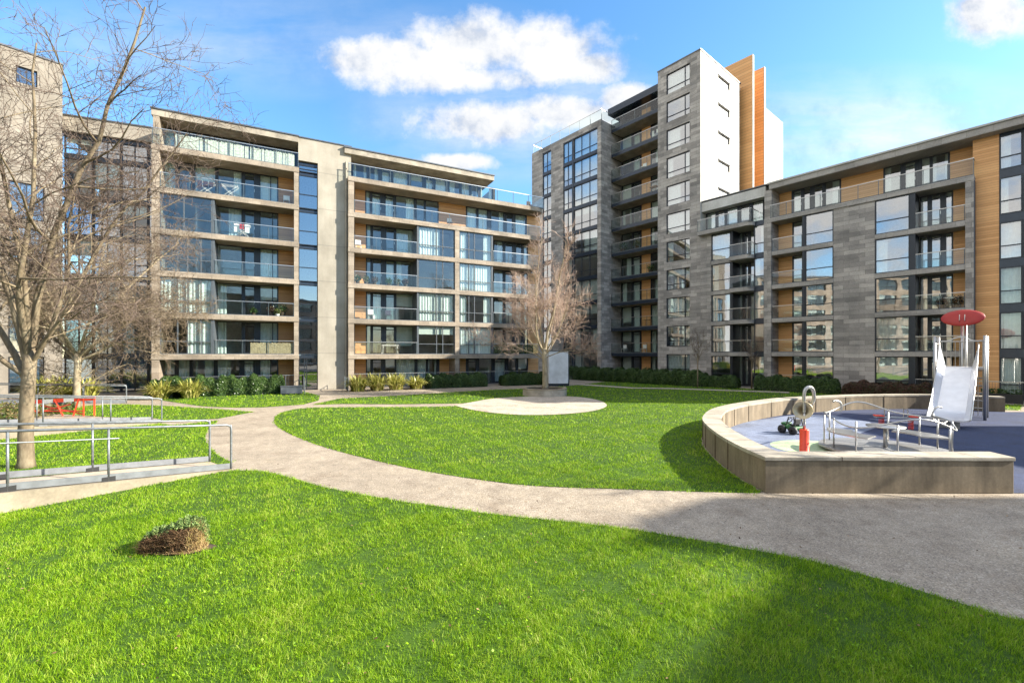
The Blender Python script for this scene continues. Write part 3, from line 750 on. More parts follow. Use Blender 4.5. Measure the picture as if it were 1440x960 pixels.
# top floor
zt0, zt1 = x5+.003, 15.55
row(Rb, xr, [(993,1007,'w'),(1008,1021,'d'),(1022,1038,'w'),(1040,1056,'d'),(1058,1074,'w')], 1.0, zt0, 15.2, 'glass_r')
MB().box(.006, xr(1075), .2, 1.6, 15.21, 16.0).build('parapet', 'pale_render', Rb)
MB().box(xr(1075), xr(1085), .0, 2.0, zt0, zt1).build('pier', 'grey_stone', Rb)
row(Rb, xr, [(1089,1113,'t'),(1114,1129,'d'),(1130,1140,'w'),(1143,1159,'d'),(1160,1182,'w'),(1183,1242,'t'),(1243,1268,'w'),(1270,1290,'d'),(1295,1309,'w'),(1310,1335,'w'),(1336,1368,'t')], 1.6, zt0, zt1, 'glass_r')
balustrade(Rb, xr(1083), xr(1370), -.06, x5, 1.0, ret1=.55, posts=10)
r_ = MB().box(xr(1082), XR, -.12, 11, zt1, RT-.14).build('roof', 'grey_band', Rb, bevel=.02)
MB().box(xr(1082)-.1, XR+.05, -.2, 11.05, RT-.137, RT-.02).build('roof_edge', 'white', r_)
MB().box(.0, XR+.06, -.14+.3, 11.1, RT-.017+.0, RT+.06).build('roof_cap', 'cap', r_)
# set back timber bay and the dark glazed bay at the right edge of the picture
yb = .6
MB().box(xr(1368, yb), xr(1405, yb), yb, yb+.2, 0, zt1-.003).build('timber_wall', 'timber', Rb)
MB().box(xr(1369.5)-.002, xr(1369.5)+.05, -.045, yb, 0, x5-.33).build('pier_trim', 'spandrel', Rb)
for j in range(0, 6):
    z0 = fz(j)+.12 if j else .02; z1 = (fz(j+1) if j < 5 else zt1+.2)-.35
    window(Rb, xr(1405.5, yb), xr(1438, yb), yb, z0, z1, (), (.36,), None if j > 2 else 'curtain', 'glass_r' if j > 2 else 'glass')
    window(Rb, xr(1438.4, yb), XR-.4, yb, z0, z1, (.5,), (.36,), None, 'glass_r')
    MB().box(xr(1405.5, yb), XR-.4, yb-.02, yb+.15, z1+.003, z1+.464).build('spandrel', 'spandrel', Rb)
MB().box(XR-.397, XR-.05, yb-.01, 11, 0, zt1-.004).build('end_wall', 'grey_stone', Rb)
MB().box(.4, XR-.4, 10.7, 11, 0, zt1-.005).build('rear_wall', 'grey_stone', Rb)
inn = MB().box(.4, XR-.41, 5.2, 5.3, 0, zt1-.01)
inn.build('inner_wall', 'inner', Rb)
fl = MB()
for j in range(1, 6): fl.box(.4, XR-.42, 1.75, 10.6, fz(j)-.3, fz(j)-.03)
fl.build('floor_plate', 'inner', Rb)
ground_rail(Rb, xr(1288), xr(1357), -.1, h=1.05); ground_rail(Rb, xr(1086), xr(1130), -.1, h=1.05); ground_rail(Rb, xr(1371), XR, -1.2, h=1.1)

# ------------------------------------------------------------------ far left wing and left tower
W1 = (at(208, 31.9), 31.9); W0 = (at(88, 30.2), 30.2)
angw = math.atan2(W1[1]-W0[1], W1[0]-W0[0]); FW = Fac(W0[0], W0[1], angw); wl = math.hypot(W1[0]-W0[0], W1[1]-W0[1])+1.5
Wg = thing('apartment_wing', 'dark glazed wing with a pale stone parapet behind the bare trees on the left', 'building', (*W0, 0), angw)
ZW = 18.6
MB().box(-.2, wl, -.1, 9, ZW-1.0, ZW).build('parapet', 'soffit', Wg); MB().box(-.25, wl, -.16, 9, ZW+.003, ZW+.09).build('roof_cap', 'cap', Wg)
for k in range(7):
    z0 = .05 if k == 0 else LV[k]; z1 = (LV[k+1] if k < 6 else ZW-1.0)-.28
    for i in range(4):
        a = wl*i/4; window(Wg, a+.02, wl*(i+1)/4-.02, .2, z0+.002, z1, (.5,), (.35,), None, 'glass_blue' if (i+k) % 3 else 'glass')
    MB().box(0, wl, .12, .4, z1+.003, z1+.278).build('spandrel', 'spandrel', Wg)
MB().box(0, wl, 5, 5.2, 0, ZW-1).build('inner_wall', 'inner', Wg)
MB().box(-.5, wl+.6, 8.6, 9, 0, ZW-1.01).build('rear_wall', 'tan_stone', Wg)
fl = MB()
for k in range(1, 7): fl.box(.02, wl, .45, 8.5, LV[k]-.27, LV[k]-.02)
fl.build('floor_plate', 'inner', Wg)
T1 = (at(88, 28.6), 28.6); T0 = (T1[0]-5*math.cos(R(47)), T1[1]-5*math.sin(R(47)))
angt = math.atan2(T1[1]-T0[1], T1[0]-T0[0]); tl = math.hypot(T1[0]-T0[0], T1[1]-T0[1]); ZL = hgt(92, 28.6)
Tl = thing('stone_tower', 'pale stone clad tower block at the far left edge behind the bare trees', 'building', (*T0, 0), angt)
hl = []
for k in range(5):
    z0 = .3 if k == 0 else LV[k]+.1
    hl += [(tl*.10, tl*.46, z0, z0+2.2), (tl*.54, tl*.84, z0, z0+2.2)]
hl += [(tl*.60, tl*.78, ZL-1.9, ZL-.9)]
w_ = MB(); cut_wall(w_, 'x', 0, tl, 0, ZL, 0, .35, hl); w_.box(tl-.35, tl, .351, 9, 0, ZL); w_.box(0, .35, .351, 9, 0, ZL); w_.box(.351, tl-.351, 8.6, 9, 0, ZL); w_.build('wall', 'tower_render', Tl)
for h in hl: window(Tl, h[0]+.002, h[1]-.002, .12, h[2]+.002, h[3]-.002, (.5,), (), None, 'glass_blue')
MB().box(-.05, tl+.05, -.06, 9.05, ZL+.003, ZL+.1).build('roof_cap', 'cap', Tl)
MB().box(.36, tl-.36, 4, 4.2, 0, ZL-.1).build('inner_wall', 'inner', Tl)

# ------------------------------------------------------------------ unseen block added on the right, roofline shaped to shade the near ground
nb = thing('unseen_building', 'unseen block added beyond the right edge of the playground for its shadow', 'building', (31, 0, 0))
prof = [(-14,0),(-14,15.9),(1.0,15.9),(1.8,15.5),(2.9,14.9),(3.4,14.9),(3.7,15.7),(4.7,15.5),(6.0,14.6),(6.4,10.2),(14.6,10.2),(15.2,9.0),(15.2,0)]  # roofline drawn from the shadow edges wanted on path and lawn
m_ = MB(); n = len(prof); m_.v = [(0,p[0],p[1]) for p in prof]+[(9,p[0],p[1]) for p in prof]
m_.f = [tuple(range(n)), tuple(range(n, 2*n))[::-1]]+[(i,(i+1) % n,n+(i+1) % n,n+i) for i in range(n)]
m_.build('wall', 'offwall', nb)
for k in range(4):
    for i in range(6):
        o = MB().box(-.06, -.01, -12+2.6*i+.1, -10.4+2.6*i, 1+2.9*k, 2.8+2.9*k).build('window', 'frame', nb)
        MB().box(-.08, -.065, -11.8+2.6*i, -10.5+2.6*i, 1.08+2.9*k, 2.72+2.9*k).build('pane', 'glass_r', o)

def row_house(label, loc, rz, L, hh, nl, nb_):
    b = thing('unseen_building', label, 'building', loc, rz)
    holes = []
    for k in range(nl):
        for i in range(nb_):
            a = L*i/nb_; holes.append((a+.5, a+L/nb_-.5, .5+hh*k/nl, hh*(k+1)/nl-.45))
    w_ = MB(); cut_wall(w_, 'x', 0, L, 0, hh, 0, .5, holes); w_.box(0, .4, .501, 10, 0, hh); w_.box(L-.4, L, .501, 10, 0, hh); w_.box(.401, L-.401, 9.5, 10, 0, hh); w_.build('wall', 'tan_stone', b)
    MB().box(-.2, L+.2, -.2, 10.2, hh+.003, hh+.3).build('roof', 'cap', b)
    for h in holes: window(b, h[0]+.002, h[1]-.002, .2, h[2]+.002, h[3]-.002, (.5,), (.3,), 'none', 'glass')
    MB().box(.41, L-.41, 3, 3.2, 0, hh-.1).build('inner_wall', 'inner', b)
row_house('tan stone apartment building outside the picture on the left', (-34-8, -22, 0), R(82), 40, 17.5, 6, 9)
row_house('tan stone apartment building outside the picture behind the viewer', (34, -36, 0), R(180), 60, 15, 5, 12)

# ------------------------------------------------------------------ playground
wallh = .69; th = .5
inner = []
for i, p in enumerate(arc_out_s):
    a = Vector(arc_out_s[max(i-1,0)]); b = Vector(arc_out_s[min(i+1,len(arc_out_s)-1)]); d = (b-a).normalized()
    inner.append((p[0]+d.y*th, p[1]-d.x*th))
inner = [q for q in inner if q[1] > 9.16]; inner = [(5.37, 9.14)]+inner
blue = inner + [(30,21),(30,8.62),(9.6,8.62),(9.6,9.1),(5.4,9.1)]
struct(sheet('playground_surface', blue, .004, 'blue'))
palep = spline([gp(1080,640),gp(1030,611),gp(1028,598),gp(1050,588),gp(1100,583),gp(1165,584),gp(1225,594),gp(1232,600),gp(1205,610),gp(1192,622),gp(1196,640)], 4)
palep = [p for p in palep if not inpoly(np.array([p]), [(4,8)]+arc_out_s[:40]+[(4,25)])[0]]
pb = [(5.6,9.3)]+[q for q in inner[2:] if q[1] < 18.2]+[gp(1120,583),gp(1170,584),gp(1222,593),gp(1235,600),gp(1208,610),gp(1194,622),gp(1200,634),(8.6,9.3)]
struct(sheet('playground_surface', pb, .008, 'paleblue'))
struct(sheet('playground_surface', [(8.7+1.25*math.cos(t), 12.75+1.15*math.sin(t)) for t in np.linspace(0, 2*math.pi, 40)[:-1]], .012, 'greenrub'))
wall = thing('playground_wall', 'low curved concrete seat wall round the blue playground', 'wall', (4.84, 8.63, 0))
outer = [p for p in arc_out_s]; inr = []
for i, p in enumerate(outer):
    a = Vector(outer[max(i-1,0)]); b = Vector(outer[min(i+1,len(outer)-1)]); d = (b-a).normalized(); inr.append((p[0]+d.y*th, p[1]-d.x*th))
# arc part starts behind the straight front
k0 = next(i for i, p in enumerate(outer) if p[1] > 9.17)
def L_(p): return (p[0]-4.84, p[1]-8.63)
fp = [(4.84,8.63),(9.56,8.60),(9.62,9.10),(5.37,9.14),(4.86,9.14)]
arc = [(4.86,9.141)]+outer[k0:]+[inr[-1]]+inr[k0:-1][::-1]+[(5.37,9.141)]
def strip(mb, A_, B_, z0, z1):
    """wall between two offset lines of equal length"""
    for i in range(len(A_)-1):
        mb.hexa([(*L_(A_[i]),z0),(*L_(A_[i+1]),z0),(*L_(B_[i+1]),z0),(*L_(B_[i]),z0),(*L_(A_[i]),z1),(*L_(A_[i+1]),z1),(*L_(B_[i+1]),z1),(*L_(B_[i]),z1)])
AO = [(4.86,9.141)]+outer[k0:]; AI = [(5.37,9.141)]+inr[k0:]
def prismring(A_, B_, z0, z1):
    m = MB(); n = len(A_)
    m.v = [(*L_(p),z0) for p in A_]+[(*L_(p),z0) for p in B_]+[(*L_(p),z1) for p in A_]+[(*L_(p),z1) for p in B_]
    for i in range(n-1):
        m.f += [(i,i+1,n+i+1,n+i)[::-1],(2*n+i,2*n+i+1,3*n+i+1,3*n+i),(i,i+1,2*n+i+1,2*n+i),(n+i,3*n+i,3*n+i+1,n+i+1)]
    m.f += [(0,2*n,3*n,n),(n-1,2*n-1,4*n-1,3*n-1)]
    return m
prismring(AO, AI, 0, wallh-.075).build('arc_wall', 'concrete', wall)
MB().prism([L_(p) for p in fp], 0, wallh-.075).build('front_wall', 'concrete', wall, bevel=.012)
def grow(A_, B_, d):
    a2, b2 = [], []
    for a, b in zip(A_, B_):
        v = (Vector(a)-Vector(b)).normalized()*d; a2.append((a[0]+v.x, a[1]+v.y)); b2.append((b[0]-v.x, b[1]-v.y))
    return a2, b2
a2, b2 = grow(AO, AI, .012)
prismring(a2, b2, wallh-.072, wallh).build('coping', 'coping', wall)
MB().prism([L_(p) for p in [(4.825,8.612),(9.575,8.582),(9.64,9.112),(5.38,9.138),(4.845,9.138)]], wallh-.073, wallh+.002).build('coping', 'coping', wall, bevel=.012)

# joints between the wall and coping units
for x in (1.45, 2.85, 4.05):
    MB().box(x-.005, x+.005, -.034, .49, wallh-.07, wallh+.0035).box(x-.004, x+.004, -.006, .02, .02, wallh-.08).build('joint', 'soil', wall)
for i in range(5, len(AO)-2, 4):
    a, b = Vector(L_(a2[i])), Vector(L_(b2[i])); d = (b-a).normalized(); q = Vector((-d.y, d.x))*.005; e = d*.004
    c = [a-q-e, b-q+e, b+q+e, a+q-e]
    MB().hexa([(p.x, p.y, .02) for p in c]+[(p.x, p.y, wallh+.002) for p in c]).build('joint', 'soil', wall)

# merry-go-round
MG = (10.05, 12.15)
mg = thing('merry_go_round', 'steel roundabout with wavy handrails, seats and round table inside the low wall', 'roundabout', (*MG, 0))
MB().lathe([(0.01,.05),(1.42,.05),(1.5,.09),(1.5,.13),(0.01,.15)], 56).build('platform', 'platform', mg)
MB().lathe([(.3,0),(.3,.049)], 24).build('base', 'black', mg)
def pol(a, r): return (r*math.cos(R(a)), r*math.sin(R(a)))
def wavy(a0, a1, r, f, n=40): return [(*pol(a0+(a1-a0)*i/n, r), f(i/n)) for i in range(n+1)]
front = wavy(175, 365, 1.36, lambda t: .93+.10*math.sin(t*3.4*math.pi+math.pi)*(1.6 if t < .85 else .5))
back = wavy(168, -12, 1.36, lambda t: .93+.30*math.exp(-((t-.5)/.15)**2)+.08*math.exp(-((t-.1)/.08)**2))
for pts in (front, back): MB().tube(pts, .021, 10).build('handrail', 'steel', mg, True)
for a in (178, 205, 240, 292, 335, 358, 150, 120, 48, 18):
    x, y = pol(a, 1.36); MB().tube([(x, y, .13), (x, y, .93 if a > 160 or a in (150, 18) else .97)], .021, 10).build('post', 'steel', mg, True)
def arcseat(a0, a1, r0, r1, z):
    n = 16; o = [pol(a0+(a1-a0)*i/n, r1) for i in range(n+1)]; q = [pol(a0+(a1-a0)*i/n, r0) for i in range(n+1)]
    return MB().prism(o+q[::-1], z, z+.035)
arcseat(135, 215, .72, 1.3, .50).build('seat', 'steel', mg); arcseat(-35, 40, .72, 1.3, .48).build('seat', 'steel', mg)
MB().lathe([(.01,.70),(.42,.70),(.43,.715),(.42,.735),(.01,.74)], 36).build('table_top', 'steel', mg, True); MB().tube([(0,0,.14),(0,0,.7)], .05, 12).build('table_post', 'steel', mg, True)
x, y = pol(100, 1.36)
MB().tube(spline([(x,y,.95),(x+.03,y,1.1),(x-.02,y,1.22),(x-.16,y-.02,1.27),(x-.24,y-.03,1.25)], 6), [.03]*24+[.04], 8).build('handle', 'steel', mg, True)
x, y = pol(6, 1.38)
MB().tube(spline([(x,y,.93),(x+.05,y,1.12),(x+.18,y+.02,1.22),(x+.30,y+.03,1.2)], 6), .024, 8).build('handle', 'steel', mg, True)
MB().tube(spline([(x,y,.92),(x+.15,y-.04,.80),(x+.33,y-.02,.78),(x+.48,y+.04,.86)], 6), .022, 8).build('handle', 'steel', mg, True)

# talk tube
tt = thing('talk_tube', 'steel speaking horn with a looped pipe on a red post', 'play equipment', (at(1131,12.0), 12.0, 0))
MB().lathe([(.125,0),(.125,.02),(.112,.03),(.108,.64),(.1,.66),(.03,.665)], 24).build('post_sleeve', 'red', tt, True)
MB().tube([(0,0,.66),(0,0,1.1)], .035, 12).build('post', 'steel', tt, True)
view = Vector((-7.8, -12.0, 1.2)).normalized()
qm = view.to_track_quat('Z', 'Y').to_matrix()
MB().lathe([(.04,-.34),(.05,-.25),(.09,-.12),(.15,-.04),(.225,0),(.235,.004),(.225,.01),(.205,-.005),(.13,-.06),(.07,-.15),(.03,-.25),(.001,-.26)], 32, (-.06,-.03,1.17), qm).build('horn', 'horn', tt, True)
bk = Vector((-.06,-.03,1.17))-view*.34
MB().tube(spline([tuple(bk+view*.05), tuple(bk-view*.1+Vector((.06,0,.05))), (.30,.12,1.35), (.31,.08,1.55), (.24,.03,1.72), (.12,0,1.78), (.02,0,1.70), (-.01,0,1.52), (0,0,1.3), (0,0,1.1)], 6), .042, 12).build('pipe', 'steel', tt, True)

# toy buggy
tb = thing('toy_buggy', 'small black and green ride-on toy buggy parked on the pale blue rubber', 'toy', (at(1114,15.1), 15.1, 0), R(200))
MB().box(-.2,.2,-.28,.28,.16,.27).box(-.16,.16,-.30,-.12,.27,.36).build('body', 'toygreen', tb, bevel=.03)
MB().box(-.13,.13,.02,.18,.27,.33).box(-.13,.13,.16,.22,.33,.52).build('seat', 'black', tb, bevel=.02)
for sx in (-.22,.22):
    for sy in (-.2,.2):
        wm = Matrix.Rotation(R(90), 3, 'Y'); MB().lathe([(.03,-.06),(.12,-.06),(.14,-.03),(.14,.03),(.12,.06),(.03,.06)], 18, (sx,sy,.14), wm).build('wheel', 'black', tb, True)
MB().tube([(-.17,-.08,.3),(-.17,0,.56),(.17,0,.56),(.17,-.08,.3)], .018, 8).tube([(-.17,.24,.3),(-.17,.18,.56),(.17,.18,.56),(.17,.24,.3)], .018, 8).build('roll_bar', 'black', tb)
MB().lathe([(.10,0),(.11,.015),(.10,.03),(.08,.015),(.10,0)], 18, (0,-.08,.42), Matrix.Rotation(R(60),3,'X')).build('steering_wheel', 'black', tb)
for sx in (-.09,.09): MB().lathe([(.001,0),(.04,0),(.04,.02),(.001,.02)], 12, (sx,-.305,.31), Matrix.Rotation(R(90),3,'X')).build('headlight', 'whiteplastic', tb)

# spring rocker
sr = thing('spring_rocker', 'grey spring rocker with two red coil springs behind the roundabout', 'play equipment', (at(1260,15.9), 15.9, 0), R(-20))
for x in (-.42,.42):
    MB().tube([(x+.075*math.cos(t*2.2), .075*math.sin(t*2.2), .03+.36*t/20) for t in np.linspace(0,20,110)], .013, 6).build('spring', 'redplastic', sr, True)
MB().box(-.62,.62,-.14,.14,.40,.45).build('plank', 'steel', sr, bevel=.02)
for x in (-.5,.5):
    MB().box(x-.13,x+.13,-.15,.15,.452,.49).build('seat', 'redplastic', sr, bevel=.015)
    MB().tube([(x*.55,-.16,.45),(x*.55,-.16,.72),(x*.55,.16,.72),(x*.55,.16,.45)], .016, 8).build('handle', 'steel', sr)

# slide: local -y runs down towards the viewer
SL = (18.35, 18.55); sdir = math.atan2(-.74, -.68)
sl = thing('slide', 'tall steel slide with barred platform and tilted red oval canopy', 'slide', (*SL, 0), R(-49))
PZ = 2.15
def sec(y, z, w=.5, lip=.16):   # cross section of the chute: bed with raised flared sides
    return [(-w-.10, y-.03, z+lip), (-w-.03, y, z+lip*.6), (-w+.08, y, z), (w-.08, y, z), (w+.03, y, z+lip*.6), (w+.10, y-.03, z+lip)]
profile = [(0.1, PZ, .92), (-.15, PZ-.03, .80), (-.45, PZ-.20, .60), (-.8, PZ-.42, .44), (-1.2, PZ-.66, .34), (-2.0, PZ-1.17, .28), (-2.7, PZ-1.56, .24), (-3.1, .43, .18), (-3.4, .34, .12), (-3.75, .31, .05)]
profile = [tuple(float(c) for c in p) for p in spline(profile, 4)]
ch = MB(); k = 6
for (y, z, lip) in profile: ch.v += sec(y, z, .47, lip)
m0 = len(profile)
for (y, z, lip) in profile: ch.v += [(p[0]*1.02, p[1], p[2]-.045) for p in sec(y, z, .47, lip)]
for i in range(m0-1):
    for j in range(k-1):
        a = i*k+j; ch.f.append((a, a+1, a+k+1, a+k)); b = m0*k+a; ch.f.append((b, b+k, b+k+1, b+1))
    for j, s in ((0, 1), (k-1, -1)):
        a = i*k+j; b = m0*k+a; ch.f.append((a, a+k, b+k, b))
for i in (0, m0-1):
    for j in range(k-1): a = i*k+j; b = m0*k+a; ch.f.append((a, b, b+1, a+1))
ch.build('chute', 'slide', sl)
for sx in (-1, 1): MB().tube([(sx*.57, y-.03, z+lip) for (y, z, lip) in profile], .022, 8).build('chute_rim', 'steel', sl, True)
MB().box(-.3,.3,-3.6,-3.5,0,.28).build('chute_foot', 'galv', sl)
MB().box(-.72,.72,.12,1.35,PZ-.10,PZ-.02).build('platform', 'platform', sl)
for (x, y) in ((-.74,.15),(.74,.15),(-.74,1.32),(.74,1.32)):
    MB().tube([(x,y,0),(x,y,3.4)], .052, 12).build('post', 'steel', sl, True)
for x in (-.05,.07): MB().tube([(x+.05,1.36,0),(x+.05,1.36,4.1)], .045, 10).build('canopy_post', 'steel', sl, True)
MB().tube(spline([(-.7,.15,3.2),(-.35,.15,3.2),(-.12,.15,3.32),(.05,.15,3.36),(.2,.15,3.32),(.4,.15,3.2),(.7,.15,3.2)], 5), .024, 8).build('top_rail', 'steel', sl, True)
for i in range(10):
    x = -.62+1.24*i/9
    MB().tube([(x,1.32,.06),(x,1.32,3.2)], .013, 6).build('baluster', 'steel', sl)
MB().tube([(-.7,1.32,3.2),(.7,1.32,3.2)], .02, 8).build('top_rail', 'steel', sl)
for i in range(7):
    y = .28+.9*i/6
    MB().tube([(.74,y,.06),(.74,y,3.1)], .013, 6).build('baluster', 'steel', sl)
    MB().tube([(-.74,y,PZ),(-.74,y,3.1)], .013, 6).build('baluster', 'steel', sl)
for x in (-.74,.74): MB().tube([(x,.15,3.1),(x,1.32,3.1)], .02, 8).build('top_rail', 'steel', sl)
for i in range(6): MB().box(.12,.66,1.42+.1*(5-i),1.62+.1*(5-i),.3+.33*i,.34+.33*i).build('step', 'galv_plate', sl)
for x in (.10,.68): MB().tube([(x,2.1,0),(x,1.45,2.5),(x,1.36,3.1)], .022, 8).build('ladder_rail', 'steel', sl)
cm = Matrix.Rotation(R(68), 3, 'X') @ Matrix.Diagonal((1.0,.42,1)).to_3x3()
cano = MB().lathe([(.001,.02),(.4,.03),(.7,.0),(.715,-.02),(.7,-.04),(.4,-.015),(.001,-.02)], 44, (.02,1.25,4.22), Matrix.Rotation(R(62),3,'X') @ Matrix.Diagonal((.95,.56,1)).to_3x3()).build('canopy', 'darkred', sl, True)
for x in (-.06,.10): MB().tube([(x,1.16,4.02),(x,1.06,4.1),(x,1.1,4.34)], .014, 6).build('canopy_bracket', 'steel', sl)

# ------------------------------------------------------------------ tree planter
pl = thing('tree_planter', 'round pale concrete planter ring round the central tree', 'planter', (PC[0], PC[1], 0))
MB().lathe([(1.22,0),(1.42,0),(1.42,.40),(1.22,.40)], 48).build('ring', 'coping', pl)
MB().lathe([(1.20,.403),(1.44,.403),(1.445,.47),(1.2,.475),(1.2,.403)], 48).build('coping', 'kerb', pl)
MB().lathe([(1.219,.36),(.6,.40),(.001,.43)], 40).build('soil', 'soil', pl)

# ------------------------------------------------------------------ bare trees
def branch(mb, p, d, ln, r, segs, up, wob, rend=.35, n=5):
    pts = [p.copy()]; q = p.copy(); dd = d.normalized()
    for i in range(segs):
        dd = (dd + Vector((random.gauss(0,wob), random.gauss(0,wob), random.gauss(0,wob)+up))).normalized()
        q = q + dd*(ln/segs); pts.append(q.copy())
    rs = [r*(1-(1-rend)*i/segs) for i in range(segs+1)]
    mb.tube(pts, rs, n, False)
    return pts, rs
def side(d, spread):
    a = d.orthogonal().normalized(); a.rotate(__import__('mathutils').Quaternion(d.normalized(), random.uniform(0, 2*math.pi)))
    return (d.normalized()*math.cos(spread)+a*math.sin(spread)).normalized()
def ramify(mb, pts, rs, lens, counts, level, up, wob, spread, tmb, start=.15, rmin=.004):
    """side branches along a branch, recursively; thin ones go into tmb"""
    for c in range(counts[level]):
        t = start+(1-start)*((c+random.random())/counts[level]); f = t*(len(pts)-1); i = min(int(f), len(pts)-2); k = f-i
        p = pts[i].lerp(pts[i+1], k); d = pts[i+1]-pts[i]; r = (rs[i]*(1-k)+rs[i+1]*k)
        sd = side(d, random.uniform(spread[0], spread[1]))
        if level == 0 and sd.z < -.25: sd.z *= -.4
        ln = lens[level]*random.uniform(.55, 1.15)*(1.15-.55*t)
        rr = max(rmin, min(r*.6, r*random.uniform(.4, .65)))
        tgt = tmb if level >= 1 else mb
        a, b = branch(tgt, p, sd, ln, rr, 5 if level < 2 else 3, up[level], wob[level], .35, 5 if level == 0 else (4 if level == 1 else 3))
        if level+1 < len(counts): ramify(mb, a, b, lens, counts, level+1, up, wob, spread, tmb, .12, rmin)
def tree(name, label, base, trunkpts, trunkr, limbs, lens, counts, up, wob, spread, mats, group=None, rmin=.004, limbseg=8):
    t = thing(name, label, 'tree', (base[0], base[1], base[2] if len(base) > 2 else 0), 0, group)
    mb, tm = MB(), MB()
    mb.tube([Vector(p) for p in trunkpts], trunkr, 12, True)
    for (p, d, ln, r, u) in limbs:
        a, b = branch(mb, Vector(p), Vector(d), ln, r, limbseg+3, u, .085, .22, 7)
        ramify(mb, a, b, lens, counts, 0, up, wob, spread, tm, .2, rmin)
    mb.build('trunk', mats[0], t, True); tm.build('crown', mats[1], t, True)
    return t
random.seed(11)
t1 = gp(36, 657)
tree('bare_tree', 'tall bare tree with a thick sunlit trunk beside the near ramp at the left edge', (*t1, 0),
     [(0,0,-.05),(.01,0,.15),(.0,0,.7),(.03,.0,1.5),(.08,0,2.2),(.13,.0,2.75)], [.20,.155,.14,.132,.128,.115],
     [((.02,0,2.0),(-.5,.1,1),7.5,.07,.03), ((.07,.0,2.3),(-.22,.2,1),9.0,.085,.02), ((.10,0,2.45),(.16,-.1,1),8.6,.085,.02), ((.10,.0,2.35),(.55,.2,1),4.8,.055,.035), ((.06,0,2.1),(-.8,-.4,.8),6.0,.06,.03), ((.1,-.0,2.5),(.25,-.5,1),7.0,.07,.01),((.1,.0,2.45),(.4,.55,1),6.8,.058,.02),((.1,0,2.5),(.32,-.2,1),7.0,.06,.01),((.1,0,2.4),(.9,-.1,.75),3.4,.045,.03)],
     [2.7, 1.45, .8, .4], [10, 7, 5, 2], [.01, .02, .03, .03], [.13, .15, .16, .16], (.5, 1.2), ('bark', 'twig_dark'), rmin=.0055)
t2 = gp(108, 573)
tree('bare_tree', 'wide bare tree with twin stems standing behind the orange barrier', (*t2, 0),
     [(0,0,-.05),(0,0,.8),(.03,0,1.9),(.06,0,2.7)], [.17,.15,.14,.13],
     [((-.1,0,.0),(-.02,.05,1),3.2,.12,0), ((0,0,2.2),(-.75,.1,.9),5.2,.08,.02), ((.05,0,2.5),(-.25,-.3,1),7.2,.09,.01), ((.06,0,2.6),(.25,.2,1),7.6,.1,.01), ((.06,0,2.5),(.85,-.1,.7),5.4,.08,.02), ((.04,0,2.3),(.9,.4,.45),5.0,.07,.03), ((.0,0,2.3),(-.9,.3,.55),4.8,.07,.03), ((.06,0,2.6),(.55,-.5,1),6.2,.075,.01), ((.0,0,2.6),(-.5,-.4,1),6.2,.075,.01), ((.0,0,2.6),(0,-.7,.8),5.0,.07,.02)],
     [2.3, 1.4, .8, .45], [11, 8, 5, 3], [.0, .0, .0, .0], [.13, .15, .17, .17], (.5, 1.25), ('bark_pale', 'twig'), rmin=.009)
t3 = (PC[0]+at(767,28)-at(766,28), PC[1], .42)
tree('bare_tree', 'pale bare tree with reddish twigs growing from the round planter', t3,
     [(0,0,-.05),(0,0,.2),(-.02,0,1.0),(-.05,0,1.8),(-.06,0,2.6)], [.24,.19,.165,.155,.15],
     [((-.06,0,2.3),(-.15,.1,1),7.4,.09,.03), ((-.06,0,2.4),(.12,-.1,1),7.2,.095,.03), ((-.06,0,2.2),(-.5,.1,1),4.4,.065,.06), ((-.06,0,2.1),(.55,0,.95),3.4,.055,.05), ((-.07,0,2.0),(-.7,-.2,.9),3.4,.05,.0), ((-.05,0,2.3),(.35,.4,1),5.4,.065,.05), ((-.06,0,2.2),(-.3,-.5,1),5.2,.06,.05), ((-.06,0,2.2),(.45,-.4,.9),4.3,.055,.04), ((-.06,0,2.2),(-.45,.5,.9),4.8,.06,.05), ((-.07,0,1.9),(-1.1,-.1,.7),4.6,.045,-.08), ((-.05,0,1.95),(.9,.2,.55),3.0,.04,-.06)],
     [1.8, 1.15, .7, .45], [8, 7, 4, 2], [.05, .07, .06, .05], [.12, .13, .14, .14], (.35, .95), ('bark_pale', 'twig_red'), rmin=.0085)
tree('bare_tree', 'bare tree just outside the right edge of the picture beside the path', (15.5, 6.2, 0),
     [(0,0,-.05),(0,0,1.2),(.03,0,2.6)], [.16,.13,.11],
     [((0,0,2.3),(.1,.1,1),5.5,.07,.02), ((0,0,2.4),(-.5,.3,1),5,.06,.02), ((0,0,2.4),(.5,-.3,1),5,.06,.02), ((0,0,2.4),(.1,.7,.9),4.6,.06,.02), ((0,0,2.4),(0,-.7,.9),4.6,.06,.02)],
     [1.9, 1.0, .5], [8, 6, 4], [.02, .03, .03], [.12, .14, .15], (.5, 1.1), ('bark', 'twig'), rmin=.01)
def sapling(label, px, py, h, spreadw, mats=('bark', 'twig_dark')):
    b = gp(px, py)
    limbs = [((0,0,h*.33),(random.uniform(-.2,.2),random.uniform(-.2,.2),1),h*.66,.03,.03)] + [((0,0,h*random.uniform(.3,.5)),(math.cos(a)*spreadw,math.sin(a)*spreadw,.8),h*.4,.02,.03) for a in np.linspace(0.3, 6, 6)]
    tree('sapling', label, (*b, 0), [(0,0,-.05),(0.01,0,h*.2),(0,0,h*.55)], [.055,.045,.035], limbs, [.9,.5,.3], [5,4,2], [.03,.03,.02], [.12,.12,.12], (.4,.9), mats, None, .008, 5)
sapling('thin bare sapling against the grey stone wall left of the glazed bays', 981, 545.5, 5.0, .35)
sapling('thin straight bare sapling in front of the projecting small balconies', 1057, 546.5, 4.2, .2)
sapling('bare sapling with spreading twigs before the blank grey wall', 1182, 546, 5.0, .55)
